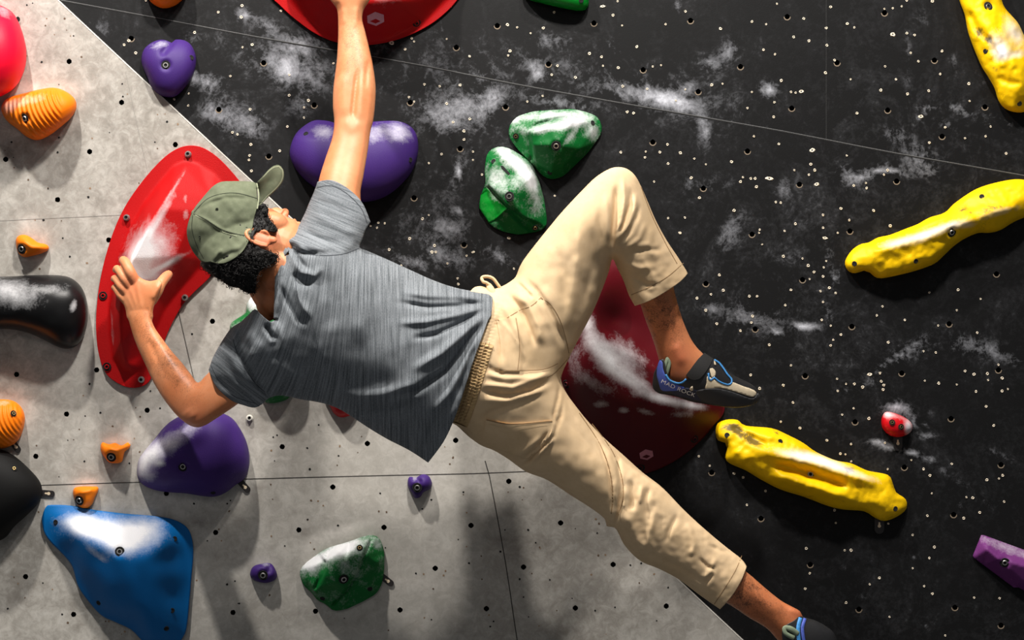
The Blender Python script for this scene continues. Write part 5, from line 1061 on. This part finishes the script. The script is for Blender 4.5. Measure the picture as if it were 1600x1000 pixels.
cu = link('curls', mesh(V, F), [M['hair']], hr.o); cu['kind'] = 'stuff'
# eyebrow
eb = htube([(.018,.100,.030,.003),(.030,.096,.036,.0035),(.042,.086,.034,.003),(.050,.076,.028,.002)]); link('eyebrow', eb, [M['hair']], climber)

CAP = [(293,352),(292,366),(296,382),(302,394),(309,403),(315,409),(322,411),(332,410),(341,412),(352,411),(366,404),(378,394),(387,380),(393,362),(396,345),(400,330),(403,318),(402,298),(401,288),(395,284),(380,283),(362,283),(346,284),(334,290),(325,299),(315,311),(306,322),(299,334)]
CAPi = [(291,352),(290,366),(294,384),(302,398),(314,414),(330,430),(350,445),(375,450),(398,440),(425,400),(430,360),(425,325),(412,300),(400,284),(380,281),(362,281),(346,282),(333,288),(323,297),(313,309),(304,320),(297,334)]
infC = Inflate(catmull(CAPi, True, 4))
def capfold(x, y):
    return (ridge(x, y, [(303,330),(325,318),(352,309),(400,310)], 3, -1.6)+ridge(x, y, [(308,325),(330,312),(355,306)], 4, 1.6)+ridge(x, y, [(305,335),(325,345),(345,358),(375,368)], 2.2, 1.5)+ridge(x, y, [(335,410),(338,398),(348,388)], 3, 2)
            +ridge(x, y, [(330,410),(350,402),(375,388)], 4, -2)+ridge(x, y, [(385,370),(376,385),(360,395)], 4, 1.6)+vnoise(x, y, 22, 41)*1.5+vnoise(x, y, 9, 42)*.5)
def capF(x, y, r):
    e = head_front(x, y, 1.10); return np.maximum(np.where(e > -5, e, -9), HD+.0+.92*r*DEP)+capfold(x, y)*1.6*DEP*np.clip(r/8, 0, 1)
cap = relief('cap', catmull(CAP, True, 3), capF, lambda x, y, r: HD-.92*r*DEP, M['cap'], climber, step=2.2, inf=infC, openr=1, opens=([(403,318),(400,330),(396,345),(393,362),(387,380),(378,394),(366,404),(352,411),(332,410)],), thick=.0016)
CF = lambda x, y: cap.F(x, y)
for l in ([(303,332),(322,312),(345,303),(372,302),(402,310)], [(302,334),(322,343),(345,358),(372,366),(388,368)], [(301,336),(300,360),(308,385),(318,404)]):
    seamline(cap.o, CF, l, 1.0, M['cap_dark'], name='panel_seam')
seamline(cap.o, lambda x, y: CF(x, y)+.0003, [(305,336),(324,347),(345,361),(370,369)], 1.3, M['cap_edge'], name='panel_seam')
seamline(cap.o, lambda x, y: CF(x, y)+.0003, [(401,286),(404,300),(404,312),(402,326)], 2.0, M['cap_edge'], name='sweatband_edge')
for x, y in ((339,327),(312,370)):
    v, f = lathe([(.0034,.0), (.0034,.0009), (.0018,.0012), (.0016,.0003), (0,.0002)], 14)
    link('eyelet', mesh(place(v, w1(x, y, float(CF(x, y))+.0005), (0,-1,0)), f, True, 40), [M['cap_dark']], cap.o)
v, f = lathe([(.0075,-.002), (.0075,.001), (.005,.0035), (0,.0045)], 14)
link('top_button', mesh(place(v, w1(302, 333, HD+.012), (-.9,-.3,.3)), f, True), [M['cap']], cap.o)
# curved peak
PKL = [(402,284,1),(410,276),(420,265),(428,259),(436,258),(442,264),(444,273),(442,283),(436,292),(427,301),(417,310),(403,325,1),(404,310),(404,298)]
dpk = tps([(403,305,.435),(420,285,.405),(440,270,.375),(408,280,.445),(415,315,.425),(436,290,.385),(430,260,.385),(425,288,.402)])
pk = relief('peak', catmull(PKL, True, 3), lambda x, y, r: dpk(x, y)+.0018+.28*np.minimum(r, 9)*DEP, lambda x, y, r: dpk(x, y)-.0016+.24*np.minimum(r, 9)*DEP, M['cap'], cap.o, step=2.5, rings=(0.9,), angle=50)
seamline(pk.o, lambda x, y: pk.F(x, y), [(411,277),(421,266),(429,261),(436,260),(441,265),(442,273),(440,282),(434,291),(426,299),(416,308),(405,322)], 1.6, M['cap_edge'], name='edge_binding')
# ---- climbing shoes
SHOE = [(1020,606),(1020,595),(1022,582),(1027,572),(1031,562),(1036,561),(1039,570),(1042,583),(1048,592),(1057,597),(1066,598),(1075,592),(1084,583),(1092,570),(1101,557),(1110,560),(1120,562),(1131,572),(1143,584),(1158,592),(1172,599),(1181,606),(1186,616),(1184,627),(1172,634),(1150,637),(1125,635),(1100,631),(1078,627),(1058,620),(1042,617),(1028,614)]
SHOEi = [(1018,606),(1018,595),(1018,570),(1020,545),(1060,530),(1095,545),(1120,560),(1131,570),(1143,582),(1158,590),(1172,597),(1183,605),(1188,616),(1186,628),(1172,636),(1150,639),(1125,637),(1100,633),(1078,629),(1058,623),(1042,619),(1028,616)]
dSh = tps([(1020,590,.205),(1060,600,.200),(1100,590,.200),(1140,610,.185),(1185,618,.170),(1050,560,.205),(1100,635,.19)])
def shoe_f(x, y): return ridge(x, y, [(1080,628),(1110,633),(1150,636),(1180,632)], 5, 2, .1)
shoe = relief('climbing_shoe', catmull(SHOE, True, 3), lambda x, y, r: dSh(x, y)+.95*r*DEP+shoe_f(x, y)*DEP*np.clip(r/5, 0, 1), lambda x, y, r: dSh(x, y)-.85*r*DEP, M['rubber'], climber, step=2.2, infl=catmull(SHOEi, True, 3), openr=1, opens=([(1031,562),(1036,561),(1039,570),(1042,583),(1048,592),(1057,597),(1066,598),(1075,592),(1084,583),(1092,570),(1101,557)],), thick=.0022)
shoe.o['label'] = 'black, blue and cream climbing shoe on the raised right foot'
XF = lambda x, y: shoe.F(x, y); so = shoe.o
def patch_(name, poly, mat, off=.0012, par=so, surf=XF, label=None):
    q = relief(name, catmull(poly, True, 2.5), lambda x, y, r: surf(x, y)+off, lambda x, y, r: surf(x, y)-.002, mat, par, step=2.2, rings=()); 
    if label: q.o['label'] = label
    return q.o
patch_('toe_patch', [(1105,588),(1111,590),(1118,594),(1130,599),(1138,600),(1143,597),(1148,598),(1160,603),(1172,607),(1180,611),(1182,616),(1177,620),(1170,619),(1155,614),(1138,609),(1122,606),(1103,608),(1104,598)], M['cream'], label='cream leather toe patch')
patch_('heel_panel', [(1027,573),(1031,563),(1035,566),(1036,576),(1040,587),(1046,594),(1055,600),(1064,603),(1070,606),(1060,610),(1048,611),(1034,610),(1029,598),(1026,585)], M['indigo'], label='indigo heel panel')
patch_('rand', [(1049,612),(1060,608),(1072,606),(1086,609),(1100,617),(1098,626),(1084,625),(1070,621),(1056,618)], M['navy'], .0010, label='dark navy side panel')
patch_('sole_rand', [(1088,612),(1100,608),(1120,607),(1136,610),(1152,615),(1168,621),(1178,622),(1184,614),(1187,620),(1182,630),(1170,634),(1150,636),(1125,634),(1104,630),(1095,624)], M['rubber_chalky'], .0016, label='dusty black rubber rand')
def trimline(line, wd_, mat, name='trim', off=.002, par=so):
    return relief(name, strip(line, wd_, 2.5), lambda x, y, r: XF(x, y)+off, lambda x, y, r: XF(x, y)-.002, mat, par, step=30, rings=()).o
trimline([(1040,585),(1045,593),(1052,597),(1060,599),(1067,597),(1072,592)], 3.0, M['sky'])
trimline([(1116,562),(1124,567),(1131,576),(1137,585),(1143,592),(1143,598),(1138,601),(1130,599),(1122,595),(1116,590),(1111,594),(1108,592),(1107,583)], 2.6, M['sky'], name='trim', off=.0026)
patch_('lining_tab', [(1109,576),(1113,575),(1118,580),(1117,588),(1112,590),(1110,584)], M['cream'], .0024, label='cream lining tab')
patch_('lining_tab', [(1116,563),(1118,566),(1119,571),(1116,570)], M['cream'], .0030)
patch_('lining_tab', [(1077,608),(1082,603),(1083,610),(1080,611)], M['cream'], .0018)
st = relief('strap', catmull([(1072,586,1),(1078,578),(1090,562),(1101,551,1),(1108,556),(1114,560,1),(1108,573),(1098,587),(1090,593),(1080,593)], True, 3), lambda x, y, r: np.maximum(XF(x, y), .222+0*x)+.004, lambda x, y, r: dSh(x, y)-.01, M['strapm'], so, step=2.5, rings=(0.9,), angle=50)
pt = tube([(1036,590,.232,.004,.002),(1037,580,.236,.0045,.002),(1040,568,.238,.004,.002),(1043,560,.236,.0035,.002),(1046,566,.236,.004,.002),(1044,576,.236,.004,.002),(1041,588,.232,.0035,.002)], 10)
pt.polygons.foreach_set('use_smooth', [True]*len(pt.polygons)); link('pull_loop', pt, [M['pull']], so)
def letters(txt, x0, y0, x1, y1, size, mat, par, surf, off=.0022, bend=0):
    cu_ = bpy.data.curves.new('f', 'FONT'); cu_.body = txt; cu_.size = 1; cu_.space_character = 1.08
    o = bpy.data.objects.new('f', cu_); COL.objects.link(o); dg = bpy.context.evaluated_depsgraph_get(); dg.update()
    me = bpy.data.meshes.new_from_object(o.evaluated_get(dg)); bpy.data.objects.remove(o)
    P = np.array([v.co[:] for v in me.vertices]); wdt = P[:, 0].max(); L = math.hypot(x1-x0, y1-y0); ux, uy = (x1-x0)/L, (y1-y0)/L
    u = P[:, 0]/wdt; v = P[:, 1]*size
    X = x0+u*L*ux+v*uy; Y = y0+u*L*uy-v*ux+bend*4*u*(1-u)
    Wp = W(X, Y, surf(X, Y)+off)
    for i, vv in enumerate(me.vertices): vv.co = Wp[i]
    me.update(); return link('lettering', me, [mat], par)
letters('MAD ROCK', 1032, 597.5, 1085, 620.5, 8.6, M['white_print'], so, XF, .0030, 1.0)
# other shoe, bottom edge of the frame
dS2 = tps([(1240,985,.185),(1300,1010,.165),(1225,1030,.18)])
SHB = [(1222,985),(1228,977),(1240,970),(1250,963),(1262,966),(1275,970),(1290,978),(1302,988),(1308,1002),(1312,1025),(1308,1050),(1295,1062),(1270,1060),(1250,1045),(1232,1030),(1224,1008)]
sh2 = relief('climbing_shoe', catmull(SHB, True, 3), lambda x, y, r: dS2(x, y)+.95*r*DEP, lambda x, y, r: dS2(x, y)-.8*r*DEP, M['rubber'], climber, step=2.5, infl=catmull([(1200,960),(1240,945),(1262,964),(1275,968),(1290,976),(1304,986),(1310,1002),(1314,1025),(1310,1052),(1295,1064),(1268,1062),(1240,1048),(1210,1020)], True, 3), openr=1, opens=([(1224,1005),(1222,985),(1228,977),(1240,970),(1250,963)],), thick=.0022)
sh2.o['label'] = 'black and blue climbing shoe on the stretched left foot'
XF2 = lambda x, y: sh2.F(x, y)
for l, w_, m_ in (([(1251,965),(1248,976),(1247,988),(1249,1005)], 6, M['sky']), ([(1258,966),(1254,980),(1255,995),(1258,1010)], 5, M['indigo'])):
    relief('trim', strip(l, w_, 3), lambda x, y, r: XF2(x, y)+.0018, lambda x, y, r: XF2(x, y)-.002, m_, sh2.o, step=3, rings=())
pt = tube([(1246,990,.232,.006,.003),(1236,983,.236,.0065,.003),(1226,981,.236,.005,.003),(1228,990,.236,.005,.003),(1240,996,.232,.006,.003)], 10); pt.polygons.foreach_set('use_smooth', [True]*len(pt.polygons)); link('pull_loop', pt, [M['pull']], sh2.o)

# ---- origins: every object's own origin in the middle of its mesh
for o in list(COL.objects):
    if o.type != 'MESH' or o.get('kind') == 'structure': continue
    n = len(o.data.vertices)
    if not n: continue
    a = np.zeros(n*3, np.float32); o.data.vertices.foreach_get('co', a); a = a.reshape(-1, 3); c = (a.min(0)+a.max(0))/2
    o['_c'] = [float(v) for v in c]; a -= c; o.data.vertices.foreach_set('co', a.ravel()); o.data.update()
for o in list(COL.objects):
    if '_c' in o:
        c = Vector(o['_c']); o.matrix_parent_inverse = Matrix.Identity(4)
        o.location = c-(Vector(o.parent['_c']) if o.parent is not None else Vector((0, 0, 0)))
for o in list(COL.objects):
    if '_c' in o: del o['_c']
